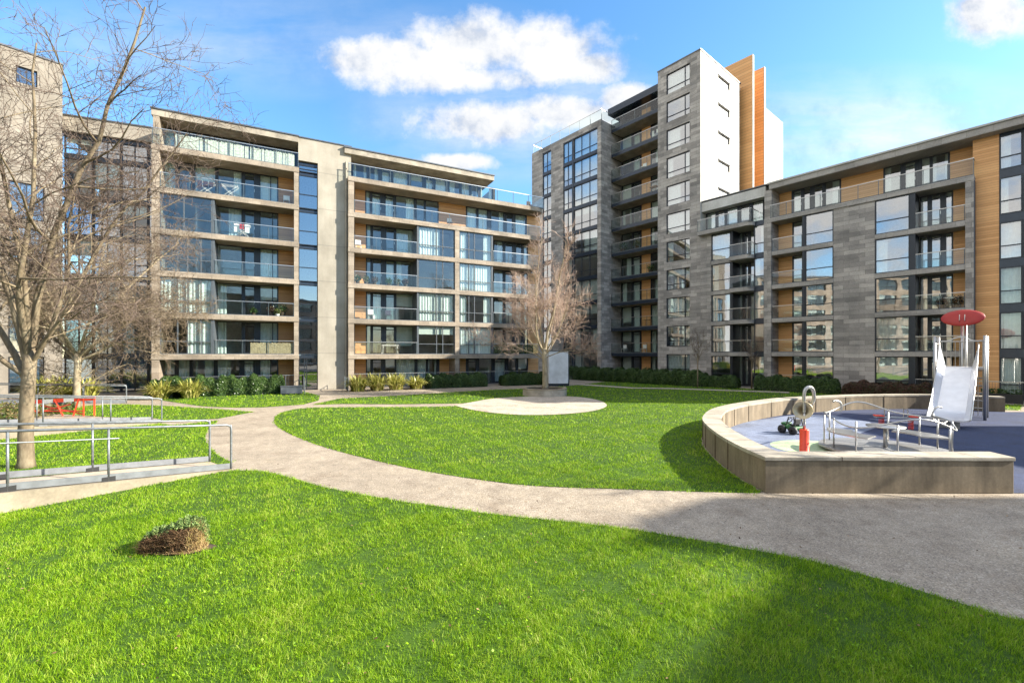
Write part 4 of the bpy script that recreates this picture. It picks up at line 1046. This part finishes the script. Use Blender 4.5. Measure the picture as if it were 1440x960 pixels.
sapling('dark spreading bare sapling in front of the timber wall behind the slide', 1392, 549, 5.4, .9)

# ------------------------------------------------------------------ hedges and plants
def hedge(label, F_, x0, x1, yc, depth, h, mat='hedge', name='hedge', dens=1500, size=.042, cat='hedge'):
    c = F_.P((x0+x1)/2, yc); L = (x1-x0)
    t = thing(name, label, cat, (c[0], c[1], 0), F_.a)
    n = int(dens*(L*h*2+L*depth+2*h*depth))
    u = RNG.uniform(-1, 1, n); w = RNG.uniform(0, math.pi, n)
    hx = h*(1+.10*np.sin(u*L*2.1)+.07*np.sin(u*L*5.3+1)); dx = depth/2*(1+.12*np.sin(u*L*3.1+2))
    rad = RNG.uniform(.86, 1.05, n)
    ex = np.where(np.abs(u) > .9, np.sqrt(np.clip(1-((np.abs(u)-.9)/.1)**2, .08, 1)), 1)
    cy = np.sign(np.cos(w))*np.abs(np.cos(w))**.55; cz = np.abs(np.sin(w))**.5
    P = np.c_[u*L/2, cy*dx*rad*ex, np.maximum(.03, cz*hx*rad*ex)]
    N = np.c_[u*0, cy, cz+.2]
    v, tr, r = leaves(P, N, np.full(n, size), .5, .7)
    tri_mesh('foliage', v, tr, r, mat, t)
    core = MB(); m = 18
    for i in range(m+1):
        uu = -1+2*i/m; hh = h*.86*(1+.10*math.sin(uu*L*2.1)+.07*math.sin(uu*L*5.3+1)); dd = depth*.42*(1+.12*math.sin(uu*L*3.1+2))
        if abs(uu) > .95: hh *= .7; dd *= .7
        core.v += [(uu*L/2*.97,-dd,0),(uu*L/2*.97,-dd*.9,hh*.8),(uu*L/2*.97,-dd*.4,hh),(uu*L/2*.97,dd*.4,hh),(uu*L/2*.97,dd*.9,hh*.8),(uu*L/2*.97,dd,0)]
    for i in range(m):
        for j in range(5): a = i*6+j; core.f.append((a,a+1,a+7,a+6))
    core.f += [tuple(range(6)), tuple(range(m*6, m*6+6))[::-1]]
    co = core.build('inner_growth', mat, t)
    return t
hedge('long clipped dark green hedge in front of the left apartment block', FA, .2, xa(402), -1.7, 1.5, 1.15)
hedge('dark green hedge beside the flax at the right half of the tan stone block', FA, xa(598,-1.6), xa(684,-1.6), -1.6, 1.3, 1.0)
hedge('dark green hedge behind the tree planter near the pale cabinet', FA, xa(704,-1.6), xa(770,-1.6), -1.6, 1.3, .95)
hedge('long dark green hedge at the foot of the grey tower', FR, xr(800,-2.6), xr(1000,-2.6), -2.6, 1.5, 1.2, size=.052, dens=1000)
hedge('short dark hedge between the two thin saplings', FR, xr(998,-2.4)+.1, xr(1038,-2.4), -2.4, 1.2, .9, size=.052, dens=1000)
hedge('dark green hedge below the timber balconies of the right block', FR, xr(1062,-2.4), xr(1182,-2.4), -2.4, 1.3, 1.0, size=.048, dens=1100)
hedge('low red-brown shrub bed in front of the right block behind the curved wall', FR, xr(1186,-2.6), xr(1312,-2.6), -2.6, 1.5, .85, 'redshrub', 'shrub_bed', 1300, .042, 'shrub')
def flax(label, x, y, rad, h, n=170):
    t = thing('flax_plant', label, 'plant', (x, y, 0), 0, 'yellow variegated flax plants')
    V_, T_, Q_ = [], [], []; o = 0; h *= 1.05; rad *= 1.15; n = int(n*1.6)
    for i in range(n):
        th_ = random.uniform(0, 2*math.pi); L = h*random.uniform(.75, 1.25); out_ = rad*random.uniform(.25, 1.15)
        bx, by = rad*.45*math.cos(th_)*random.random(), rad*.45*math.sin(th_)*random.random()
        w = random.uniform(.03, .05); px_, py_ = -math.sin(th_)*w, math.cos(th_)*w
        m = 6; pts = []
        for k in range(m+1):
            s = k/m; r_ = out_*(s**1.25); z = L*(s*1.55-1.15*s*s*(.35+.65*out_/rad))
            ww = (1-s**2.5)*1.0
            pts += [(bx+r_*math.cos(th_)+px_*ww, by+r_*math.sin(th_)+py_*ww, max(z,.02)), (bx+r_*math.cos(th_)-px_*ww, by+r_*math.sin(th_)-py_*ww, max(z,.02))]
        V_.append(np.array(pts)); q = []
        for k in range(m): a = o+2*k; q += [(a,a+1,a+3),(a,a+3,a+2)]
        T_.append(np.array(q)); Q_.append(np.full(len(pts), random.random())); o += len(pts)
    tri_mesh('leaves', np.concatenate(V_), np.concatenate(T_), np.concatenate(Q_), 'flax', t)
P_ = lambda px, yy: FA.P(xa(px, yy), yy)
flax('yellow striped flax at the left end of the long hedge, nearest the dark wing', *P_(225,-2.9)[:2], .85, 1.0)
flax('yellow striped flax in front of the long hedge, second from its left end', *P_(268,-2.9)[:2], .85, 1.05)
flax('yellow flax beside the entrance path, leftmost of the right-hand clump', *P_(503,-2.3)[:2], .95, 1.15)
flax('yellow flax in the middle of the clump right of the entrance path', *P_(530,-2.2)[:2], .9, 1.15)
flax('yellow flax at the right of the clump beside the dark hedge', *P_(557,-2.0)[:2], .95, 1.15)
flax('greener flax at the far right end of the clump touching the dark hedge', *P_(585,-1.9)[:2], .9, .95)
flax('yellow flax left of the twin-stemmed tree beside the upper ramp', at(62,26.3), 26.3, .95, 1.3)
flax('yellow flax just left behind the twin-stemmed tree', at(88,26.6), 26.6, .95, 1.3)
flax('yellow flax right behind the twin-stemmed tree', at(122,26.8), 26.8, .9, 1.15)
# low planting bed between the ramps
n = 5200; P = np.c_[RNG.uniform(-24.5,-17.8,n), RNG.uniform(17.2,21.8,n)]; P = P[(P[:,0] < -1.0*P[:,1]+.6) & ((P[:,1] > 19.8) | (P[:,0] < -19.6))]
hh = .28*np.clip(1+vnoise(P[:,0],P[:,1],1.6), .3, 2)*RNG.random(len(P))
v, t, r = leaves(np.c_[P, .03+hh], np.tile([0,0,1.0],(len(P),1)), np.full(len(P), .07), .5, .8)
stuff(tri_mesh('ground_cover', v, t, r, 'lowgreen'))

# ------------------------------------------------------------------ shrub stump on the near lawn
random.seed(3)
stp = thing('shrub_stump', 'sheared brown shrub stump with a green leafy cap on the near lawn', 'shrub', (*STUMP, 0), R(8))
# body: slanting lump, taller to the right
def lump(u, v):  # u -1..1 along, v 0..pi over
    h_ = .20+.24*(u+1)*.5+.02*math.sin(u*7); d_ = .24+.02*math.sin(u*5)
    e = math.sqrt(max(.02, 1-abs(u)**5)); 
    cy_ = math.cos(v); cz_ = math.sin(v)
    return (u*.40, math.copysign(abs(cy_)**.7, cy_)*d_*e*.85, (abs(cz_)**.55)*h_*e)
co = MB(); nu, nv_ = 24, 14
for i in range(nu+1):
    for j in range(nv_+1):
        q = lump(-1+2*i/nu, math.pi*j/nv_); co.v.append((q[0]*.86+random.gauss(0,.012), q[1]*.84+random.gauss(0,.012), q[2]*.88+random.gauss(0,.008)))
for i in range(nu):
    for j in range(nv_): a = i*(nv_+1)+j; co.f.append((a,a+1,a+nv_+2,a+nv_+1))
co.build('core', 'brown', stp)
def scatter(n, vlo, vhi, ulo=-1, uhi=1):
    P = np.array([lump(random.uniform(ulo,uhi), random.uniform(vlo,vhi)) for _ in range(n)]); return P
P = scatter(6000, .18*math.pi, .72*math.pi); P += RNG.normal(0,.014,P.shape); P[:,2] += .035*np.abs(np.sin(P[:,0]*31+P[:,1]*17)); v, t, r = leaves(P, np.c_[P[:,0]*0, P[:,1]*2, np.ones(len(P))], np.full(len(P), .013), .6, .9); tri_mesh('leafy_cap', v, t, r, 'stumptop', stp)
P = scatter(700, .0, .35*math.pi, -1.0, -.55); v, t, r = leaves(P, np.c_[P[:,0]*0-.5, P[:,1]*0, np.ones(len(P))], np.full(len(P), .014), .6, .5)
tri_mesh('leafy_cap', v, t, r*.6, 'stumptop', stp)
# dead twigs on the cut face: v near pi is towards the viewer (negative y)
tw = []
P = scatter(3400, .70*math.pi, 1.0*math.pi, -.98, .85); P[:,1] += RNG.uniform(-.02,.05,len(P)); P[:,2] *= .97
n = len(P); hd = RNG.uniform(0, 2*math.pi, n)
v, t, r = blades(P-np.array([0,0,.03]), RNG.uniform(.03,.10,n), np.full(n,.005), 1.3, 1.0, hd); tri_mesh('dead_twigs', v, t, r, 'deadtwig', stp)
P = scatter(1500, .5*math.pi, 1.0*math.pi, .6, 1.0); P[:,1] += RNG.uniform(-.02,.03,len(P)); n = len(P)
v, t, r = blades(P-np.array([0,0,.05]), RNG.uniform(.05,.11,n), np.full(n,.005), .5, .6); tri_mesh('dry_straw', v, t, r, 'straw', stp)
struct(sheet('soil_patch', bare, .016, 'soil'))
n = 2600; P = np.c_[RNG.normal(STUMP[0]+.12,.2,n), RNG.normal(STUMP[1]-.12,.07,n), np.full(n,.02)]; P = P[inpoly(P[:,:2], bare)]
v, t, r = blades(P, RNG.uniform(.005,.03,len(P)), np.full(len(P),.006), 3.0, 1); stuff(tri_mesh('straw_litter', v, t, r, 'straw'))

# fallen leaves on the lawn and path
n = 900; P = np.c_[RNG.uniform(-9, 9, n), RNG.uniform(3.4, 15, n), np.full(n, .022)]
P[:,2] = np.where(inpoly(P[:,:2], lawn_front) | inpoly(P[:,:2], lawn_mid) | inpoly(P[:,:2], lawn_left), .04, .004)
v, t, r = leaves(P, np.tile([0,0,1.0],(n,1)), np.full(n,.017), .6, .25); stuff(tri_mesh('leaf_litter', v, t, r, 'deadtwig'))

# ------------------------------------------------------------------ ramps with handrails
def ramp_unit(label, p0, d, length, width, slope, rail, posts, end_ext=0, mid=True):
    """p0: near-right foot; d: direction of travel (rising away from the path); far side lies to the right of d"""
    d = Vector((d[0], d[1])).normalized(); w = Vector((d.y, -d.x))   # towards the far side
    ang = math.atan2(d.y, d.x)
    t = thing('access_ramp', label, 'ramp', (p0[0], p0[1], 0), ang)   # local x along d, local -y to the far side
    m = MB(); L = length; W = width
    z1 = slope*L
    m.hexa([(0,.08,-.2),(L,.08,-.2),(L,-W-.08,-.2),(0,-W-.08,-.2),(0,.08,.015),(L,.08,z1),(L,-W-.08,z1),(0,-W-.08,.015)][0:4]+[(0,.08,.015),(L,.08,z1),(L,-W-.08,z1),(0,-W-.08,.015)])
    m.build('ramp_wall', 'kerb', t)
    MB().hexa([(0.02,-.09,.017),(L,-.09,z1+.002),(L,-W+.09,z1+.002),(0.02,-W+.09,.017),(0.02,-.09,.022),(L,-.09,z1+.012),(L,-W+.09,z1+.012),(0.02,-W+.09,.022)]).build('ramp_deck', 'deck', t)
    for y in (0, -W):
        MB().hexa([(.03,y-.012,.03),(L,y-.012,z1+.03),(L,y+.012,z1+.03),(.03,y+.012,.03),(.03,y-.012,.15),(L,y-.012,z1+.15),(L,y+.012,z1+.15),(.03,y+.012,.15)]).build('kick_plate', 'galv_plate', t)
        pts = spline([(0,y,0.02),(0,y,rail-.10),(.03,y,rail-.03),(.10,y,rail+.005)], 4)+[(L,y,rail+z1)]
        MB().tube(pts, .024, 10).build('handrail', 'galv', t, True)
        if mid and y == 0: MB().tube([(2.0,y+.03,rail-.2+slope*2),(L,y+.03,rail-.2+z1)], .012, 8).build('lower_rail', 'galv', t)
        for x in posts:
            MB().tube([(x,y,slope*x-.02),(x,y,rail+slope*x)], .021, 8).build('post', 'galv', t, True)
            MB().box(x-.10,x+.10,y-.02,y+.02,slope*x-.03,slope*x+.10).build('post_bracket', 'black' if mid else 'galv_plate', t)
    return t
ramp_unit('near concrete access ramp with galvanised tube handrails beside the big tree trunk', (-6.47,10.4), (-.592,-.807), 5.6, 1.2, .095, 1.03, (2.15,3.45,4.8))
ramp_unit('middle access ramp with galvanised handrails passing in front of the orange barrier', (-13.5,17.4), (-.592,-.807), 6.5, 1.1, .09, .95, (1.5,3.2,4.9), mid=False)
ramp_unit('farthest access ramp with a handrail below the yellow flax', (-20.75,24.3), (-.75,-.66), 6.5, 1.2, .06, .95, (1.7,3.4,5.1), mid=False)

# orange-red barrier
bx0, bx1 = at(46,19.4), at(134,19.4)
br = thing('site_barrier', 'orange red and white plastic site barrier sagging behind the middle ramp', 'barrier', (bx0, 19.4, 0))
Lb = bx1-bx0; n = 6
for i in range(n):
    a, b = Lb*i/n, Lb*(i+1)/n-.003; za, zb = .62+.16*(a/Lb), .62+.16*(b/Lb)
    MB().hexa([(a,-.02,za-.10),(b,-.02,zb-.10),(b,.02,zb-.10),(a,.02,za-.10),(a,-.02,za+.06),(b,-.02,zb+.06),(b,.02,zb+.06),(a,.02,za+.06)]).build('board', 'whiteplastic' if i in (1,3) else 'redplastic', br)
for x, dx in ((.05,0),(.95,.35),(Lb-.7,-.25),(Lb-.5,0),(Lb-.04,0)):
    MB().tube([(x+dx,0,0),(x,0,.66+.14*x/Lb)], .03, 6).build('leg', 'redplastic', br)
MB().tube([(.1,.03,.12),(1.6,.03,.5)], .03, 6).tube([(.3,.05,.45),(2.1,.05,.08)], .03, 6).tube([(.0,.02,.2),(2.2,.02,.22)], .03, 6).build('brace', 'redplastic', br)

# grey garden box, door handrail, pale cabinet
gx = FA.P(xa(410,-2.6), -2.6)
gb = thing('garden_box', 'low slate grey storage box at the right end of the long hedge', 'box', (gx[0], gx[1], 0), ANG_A)
MB().box(-.65,.65,-.3,.3,.05,.5).build('body', 'box_grey', gb, bevel=.01); MB().box(-.68,.68,-.33,.33,.503,.55).build('lid', 'box_grey', gb, bevel=.01)
MB().box(-.6,-.45,-.25,.25,0,.05).box(.45,.6,-.25,.25,0,.05).build('foot', 'frame', gb)
for s in (0, 1):
    px0 = 427 if s == 0 else 484
    q = FA.P(xa(px0), -.2); e = thing('entrance_railing', 'grey metal railing on the left of the stair core entrance' if s == 0 else 'grey metal railing on the right of the stair core entrance', 'railing', (q[0], q[1], 0), ANG_A-R(90), 'entrance railings')
    p = MB(); LL = 2.4
    for i in range(18): p.box(LL*i/17-.008, LL*i/17+.008, -.008, .008, .08, 1.0)
    p.box(0, LL, -.015, .015, .08, .11); p.build('bars', 'frame_grey', e)
    MB().tube([(0,0,0),(0,0,1.02),(LL,0,1.0),(LL,0,0)], .025, 8).build('handrail', 'galv', e)
cb = thing('service_cabinet', 'tall pale grey ventilation cabinet behind the tree planter', 'cabinet', (at(784,38.0), 38.0, 0), R(4))
MB().box(-.82,.82,-.5,.5,.22,2.9).build('body', 'cabinet', cb, bevel=.015); MB().box(-.8,.8,-.48,.48,0,.219).build('plinth', 'frame', cb)
MB().box(-.86,.86,-.54,.54,2.903,2.96).build('cap', 'cap', cb); MB().box(.823,.9,-.5,.5,.05,2.9).build('door', 'frame', cb)

# ------------------------------------------------------------------ things on the balconies
def chair(label, F_, x, y, z, mat='whiteplastic', rz=0):
    q = F_.P(x, y); t = thing('balcony_chair', label, 'chair', (q[0], q[1], z), F_.a+rz, 'chairs on the balconies')
    MB().box(-.21,.21,-.21,.21,.42,.46).build('seat', mat, t); MB().box(-.21,.21,.18,.22,.5,.86).build('backrest', mat, t)
    for a in (-.19,.19):
        for b in (-.19,.19): MB().tube([(a,b,0),(a,b,.42 if b < 0 else .84)], .016, 6).build('leg', mat, t)
def table(label, F_, x, y, z, mat='wood', w=.8):
    q = F_.P(x, y); t = thing('balcony_table', label, 'table', (q[0], q[1], z), F_.a, 'tables on the balconies')
    MB().box(-w/2,w/2,-.3,.3,.69,.73).build('table_top', mat, t)
    for a in (-w/2+.05,w/2-.05):
        for b in (-.25,.25): MB().tube([(a,b,0),(a*.9,b*.9,.69)], .018, 6).build('leg', mat, t)
def rack(label, F_, x, y, z, cols):
    q = F_.P(x, y); t = thing('drying_rack', label, 'drying rack', (q[0], q[1], z), F_.a, 'drying racks on the balconies')
    p = MB()
    for s in (-.25,.25): p.tube([(-.5,s,0),(.5,-s*.0+s,.9)], .012, 5).tube([(.5,s,0),(-.5,s,.9)], .012, 5)
    for i in range(6): p.tube([(-.5,-.25+.1*i,.9),(.5,-.25+.1*i,.9)], .006, 4)
    p.build('frame', 'whiteplastic', t)
    for i, c in enumerate(cols):
        x0 = -.48+i*.98/len(cols); MB().box(x0,x0+.8/len(cols),-.27-.01*i,-.262-.01*i,.9-random.uniform(.3,.6),.905).build('garment', c, t)
def pot(label, F_, x, y, z, s=.25, mat='hedge', potm='brown'):
    q = F_.P(x, y); t = thing('potted_plant', label, 'plant', (q[0], q[1], z), F_.a, 'potted plants on the balconies')
    MB().lathe([(.001,0),(s*.5,0),(s*.65,s),(s*.55,s),(.001,s*.9)], 14).build('pot', potm, t)
    P = RNG.normal(0, 1, (260,3)); P /= np.linalg.norm(P,axis=1)[:,None]; P *= (s*RNG.uniform(.5,1.15,260))[:,None]; P[:,2] += s*1.7
    v, tr, r = leaves(P, P-np.array([0,0,s*1.7]), np.full(260, .06)); tri_mesh('foliage', v, tr, r, mat, t)
rack('drying rack with dark laundry on the fifth floor balcony, left block', FA, xa(288), .7, LV[5], ['cloth_dark','cloth_dark','cloth_dark'])
rack('empty white drying rack in the middle of the fifth floor left balcony', FA, xa(322), .7, LV[5], [])
chair('white chair at the right end of the fifth floor left balcony', FA, xa(403), .8, LV[5])
rack('drying rack with pale and red garments on the fourth floor left balcony', FA, xa(340), .5, LV[4], ['curtain','cloth_red','whiteplastic'])
pot('dark bushy plant at the right of the second floor left balcony', FA, xa(397), .6, LV[2], .35)
pot('low green plant in the middle of the second floor left balcony', FA, xa(356), .6, LV[2], .22)
pot('red flowering plant on the second floor left balcony', FA, xa(381), .6, LV[2], .28, 'redshrub')
pot('white pot with a small plant at the right rail of the second floor left balcony', FA, xa(390), .35, LV[2], .22, 'lowgreen', 'whiteplastic')
chair('white chair at the left end of the fourth floor right balcony', FA, xa(506), .8, LV[4])
for i, p in enumerate((504, 516, 528, 548, 560, 572)):
    pot(['leafy pot at the left end of the planted third floor balcony','leafy pot second from the left on the planted third floor balcony','leafy pot third from the left on the planted third floor balcony','leafy pot third from the right on the planted third floor balcony','leafy pot second from the right on the planted third floor balcony','leafy pot at the right end of the planted third floor balcony'][i], FA, xa(p), .45, LV[3], .26, ['hedge','lowgreen','redshrub'][i % 3])
table('wooden folding table at the left of the second floor right balcony', FA, xa(505), .8, LV[2])
chair('pale chair with a pink cushion on the second floor right balcony', FA, xa(524), .8, LV[2])
chair('dark chair in the middle of the second floor right balcony', FA, xa(549), .8, LV[2], 'cloth_dark')
table('long white table on the first floor right balcony', FA, xa(551), .8, LV[1], 'whiteplastic', 1.3)
chair('dark chair beside the long white table, first floor', FA, xa(562), .55, LV[1], 'black')
chair('wooden chair at the left end of the first floor right balcony', FA, xa(506), .7, LV[1], 'wood')
chair('grey chair on the long fifth floor balcony before the timber panel', FA, xa(637), .8, LV[5], 'frame_grey')
chair('brown wicker chair at the end of the roof terrace', FA, xa(752), 1.0, LV[6], 'wood')
for j, x, kind in ((9,-5.2,'r'),(8,-6.6,'c'),(7,-5.4,'t'),(5,-8.9,'p'),(5,-7.2,'p2'),(4,-5.6,'p3'),(2,-6.2,'t2'),(1,-9.0,'c2'),(1,-6.6,'c3')):
    z = fz(j)-.04; y = 1.2
    if kind == 'r': rack('drying rack hung with laundry on a high tower balcony', FR, x, y, z, ['cloth_dark','curtain','cloth_dark','whiteplastic'])
    elif kind == 'c': chair('pale chair on the tower balcony third from the top', FR, x, y, z)
    elif kind == 't': table('wooden table on the tower balcony fourth from the top', FR, x, y, z)
    elif kind == 't2': table('wooden table on the second floor tower balcony', FR, x, y, z)
    elif kind == 'p': pot('dark bushy plant at the left of the sixth tower balcony', FR, x, .9, z, .4)
    elif kind == 'p2': pot('green plant in the middle of the fifth floor tower balcony', FR, x, .9, z, .35, 'lowgreen')
    elif kind == 'p3': pot('round dark plant at the right of the fourth floor tower balcony', FR, x, .9, z, .35)
    elif kind == 'c2': chair('white chair at the left of the lowest tower balcony', FR, x, y, z)
    else: chair('white chair at the middle of the lowest tower balcony', FR, x, y, z)
table('white table on the third floor balcony beside the slide canopy', FR, xr(1335), .8, fz(2), 'whiteplastic')
pot('purple-red flowers on the balcony above the slide canopy', FR, xr(1345), .4, fz(2), .3, 'redshrub')
pot('trailing red flowers in the middle of the balcony above the slide canopy', FR, xr(1322), .4, fz(2), .26, 'redshrub')
q = FR.P(xr(1408,-1.9), -1.9)
pb_ = thing('planter_trough', 'black planter trough with low leaves beside the railing right of the slide', 'planter', (q[0], q[1], 0), ANG_R)
MB().box(-.8,.8,-.2,.2,0,.5).build('trough', 'black', pb_, bevel=.01)
n = 500; P = np.c_[RNG.uniform(-.75,.75,n), RNG.uniform(-.18,.18,n), RNG.uniform(.48,.75,n)]; v, t, r = leaves(P, np.tile([0,0,1.0],(n,1)), np.full(n,.06)); tri_mesh('foliage', v, t, r, 'hedge', pb_)

# ------------------------------------------------------------------ camera, sun, sky
cam = bpy.data.cameras.new('camera'); co_ = bpy.data.objects.new('camera', cam); COL.objects.link(co_); SC.camera = co_
co_.location = (0,0,H); co_.rotation_euler = (R(90),0,0)
cam.sensor_fit = 'HORIZONTAL'; cam.sensor_width = 36; cam.lens = F/1440*36; cam.shift_y = (HZ-480)/1440; cam.clip_start = .05; cam.clip_end = 2000
EL, AZ = R(28), R(5)
sd = Vector((math.cos(EL)*math.cos(AZ), -math.cos(EL)*math.sin(AZ), math.sin(EL)))
sun = bpy.data.lights.new('sun', 'SUN'); sun.energy = 4.4; sun.angle = R(.53); sun.color = (1, .93, .80)
so = bpy.data.objects.new('sun', sun); COL.objects.link(so); so.rotation_euler = (-sd).to_track_quat('-Z', 'Y').to_euler(); so.location = (60,-5,40)
wd = bpy.data.worlds.new('World'); SC.world = wd; wd.use_nodes = True
nt = wd.node_tree; nt.nodes.clear()
out = nt.nodes.new('ShaderNodeOutputWorld'); bg = nt.nodes.new('ShaderNodeBackground')
sky = nt.nodes.new('ShaderNodeTexSky'); sky.sky_type = 'NISHITA'; sky.sun_disc = False; sky.sun_elevation = EL; sky.sun_rotation = R(90)+AZ
sky.air_density = 1.0; sky.dust_density = .4; sky.ozone_density = 2.0
hs = nd(nt, 'ShaderNodeHueSaturation', Hue=.497, Saturation=1.22, Value=.74, Color=sky.outputs[0])
tc = nt.nodes.new('ShaderNodeTexCoord'); sp = nd(nt, 'ShaderNodeSeparateXYZ', Vector=tc.outputs['Generated'])
yy = mathn(nt, 'MAXIMUM', mathn(nt, 'ABSOLUTE', sp.outputs[1]), .08)
pv = nd(nt, 'ShaderNodeCombineXYZ', X=mathn(nt, 'DIVIDE', sp.outputs[0], yy), Y=mathn(nt, 'DIVIDE', sp.outputs[2], yy)).outputs[0]
def ell(px, py, rx, ry, amp=1.0):
    s = nd(nt, 'ShaderNodeVectorMath', _operation='SUBTRACT'); nt.links.new(pv, s.inputs[0]); s.inputs[1].default_value = ((px-CX)/F, (HZ-py)/F, 0)
    m = nd(nt, 'ShaderNodeVectorMath', _operation='MULTIPLY'); nt.links.new(s.outputs[0], m.inputs[0]); m.inputs[1].default_value = (F/rx, F/ry, 0)
    l = nd(nt, 'ShaderNodeVectorMath', _operation='LENGTH'); nt.links.new(m.outputs[0], l.inputs[0])
    return mathn(nt, 'MULTIPLY', mathn(nt, 'SUBTRACT', 1.0, l.outputs['Value']), amp)
big = [ell(560,85,120,34), ell(660,65,110,50), ell(775,72,85,52), ell(830,95,50,30), ell(690,175,110,36), ell(800,160,95,30), ell(880,140,50,24), ell(640,228,60,16), ell(1395,20,75,42), ell(650,110,150,22,.7)]
cur = big[0]
for b in big[1:]: cur = mathn(nt, 'MAXIMUM', cur, b)
nz = noise(nt, pv, 4.5, 12, .64)
ofs = nd(nt, 'ShaderNodeVectorMath', _operation='ADD'); nt.links.new(pv, ofs.inputs[0]); ofs.inputs[1].default_value = (.028, .045, 0)
nz2 = noise(nt, ofs.outputs[0], 4.5, 8, .6)
den = mathn(nt, 'ADD', cur, mathn(nt, 'MULTIPLY', mathn(nt, 'SUBTRACT', nz, .5), 2.3))
mask = nd(nt, 'ShaderNodeMapRange', Value=den); mask.interpolation_type = 'SMOOTHSTEP'
mask.inputs['From Min'].default_value = -.2; mask.inputs['From Max'].default_value = .48
# broken bright cloud added overhead and behind the viewer to fill shaded fronts
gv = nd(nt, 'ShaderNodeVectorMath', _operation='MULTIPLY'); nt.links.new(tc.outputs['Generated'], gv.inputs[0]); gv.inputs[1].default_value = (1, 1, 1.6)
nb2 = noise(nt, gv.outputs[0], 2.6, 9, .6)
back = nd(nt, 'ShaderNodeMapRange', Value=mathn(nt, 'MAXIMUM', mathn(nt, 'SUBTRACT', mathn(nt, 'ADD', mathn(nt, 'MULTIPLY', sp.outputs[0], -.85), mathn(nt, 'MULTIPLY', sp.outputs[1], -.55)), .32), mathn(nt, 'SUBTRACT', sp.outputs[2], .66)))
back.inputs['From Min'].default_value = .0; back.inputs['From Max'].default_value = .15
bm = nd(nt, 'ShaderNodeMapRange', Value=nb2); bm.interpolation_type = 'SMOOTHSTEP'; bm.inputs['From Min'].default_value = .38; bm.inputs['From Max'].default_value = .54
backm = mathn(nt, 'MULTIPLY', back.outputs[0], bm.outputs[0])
fwd = nd(nt, 'ShaderNodeMapRange', Value=sp.outputs[1]); fwd.inputs['From Min'].default_value = -.02; fwd.inputs['From Max'].default_value = .05
# thin veils: stretched noise, stronger to the right and between the cumulus
st_ = nd(nt, 'ShaderNodeVectorMath', _operation='MULTIPLY'); nt.links.new(pv, st_.inputs[0]); st_.inputs[1].default_value = (1.2, 4.5, 1)
vz = noise(nt, st_.outputs[0], 2.2, 8, .62)
ve = mathn(nt, 'MAXIMUM', mathn(nt, 'MAXIMUM', ell(1240,190,360,110), ell(720,160,260,110)), ell(350,60,500,90,.45))
vm_ = mathn(nt, 'MULTIPLY', mathn(nt, 'MULTIPLY', mathn(nt, 'MAXIMUM', ve, 0.0), mathn(nt, 'SUBTRACT', vz, .28, True)), 3.0, True)
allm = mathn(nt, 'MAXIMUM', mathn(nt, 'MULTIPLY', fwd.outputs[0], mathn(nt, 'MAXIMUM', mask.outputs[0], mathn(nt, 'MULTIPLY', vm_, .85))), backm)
lit = mathn(nt, 'ADD', mathn(nt, 'MULTIPLY', mathn(nt, 'SUBTRACT', nz, nz2), 4.5), mathn(nt, 'ADD', .12, noise(nt, pv, 2.6, 6, .6)), True)
shade = ramp(nt, lit, [(.05, (1.35, 1.48, 1.72)), (.4, (1.8, 1.86, 1.97)), (.8, (2.12, 2.12, 2.13))])
shade = mixc(nt, backm, shade, (3.4, 3.3, 3.15))  # added fill cloud set brighter than the cloud in view
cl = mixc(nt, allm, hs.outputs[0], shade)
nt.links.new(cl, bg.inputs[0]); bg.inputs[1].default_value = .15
nt.links.new(bg.outputs[0], out.inputs[0])
SC.view_settings.view_transform = 'Standard'; SC.view_settings.look = 'None'; SC.view_settings.exposure = 1.72; SC.view_settings.gamma = 1
SC.cycles.max_bounces = 8; SC.cycles.transparent_max_bounces = 16; SC.cycles.caustics_reflective = False; SC.cycles.caustics_refractive = False
SC.cycles.sample_clamp_indirect = 6
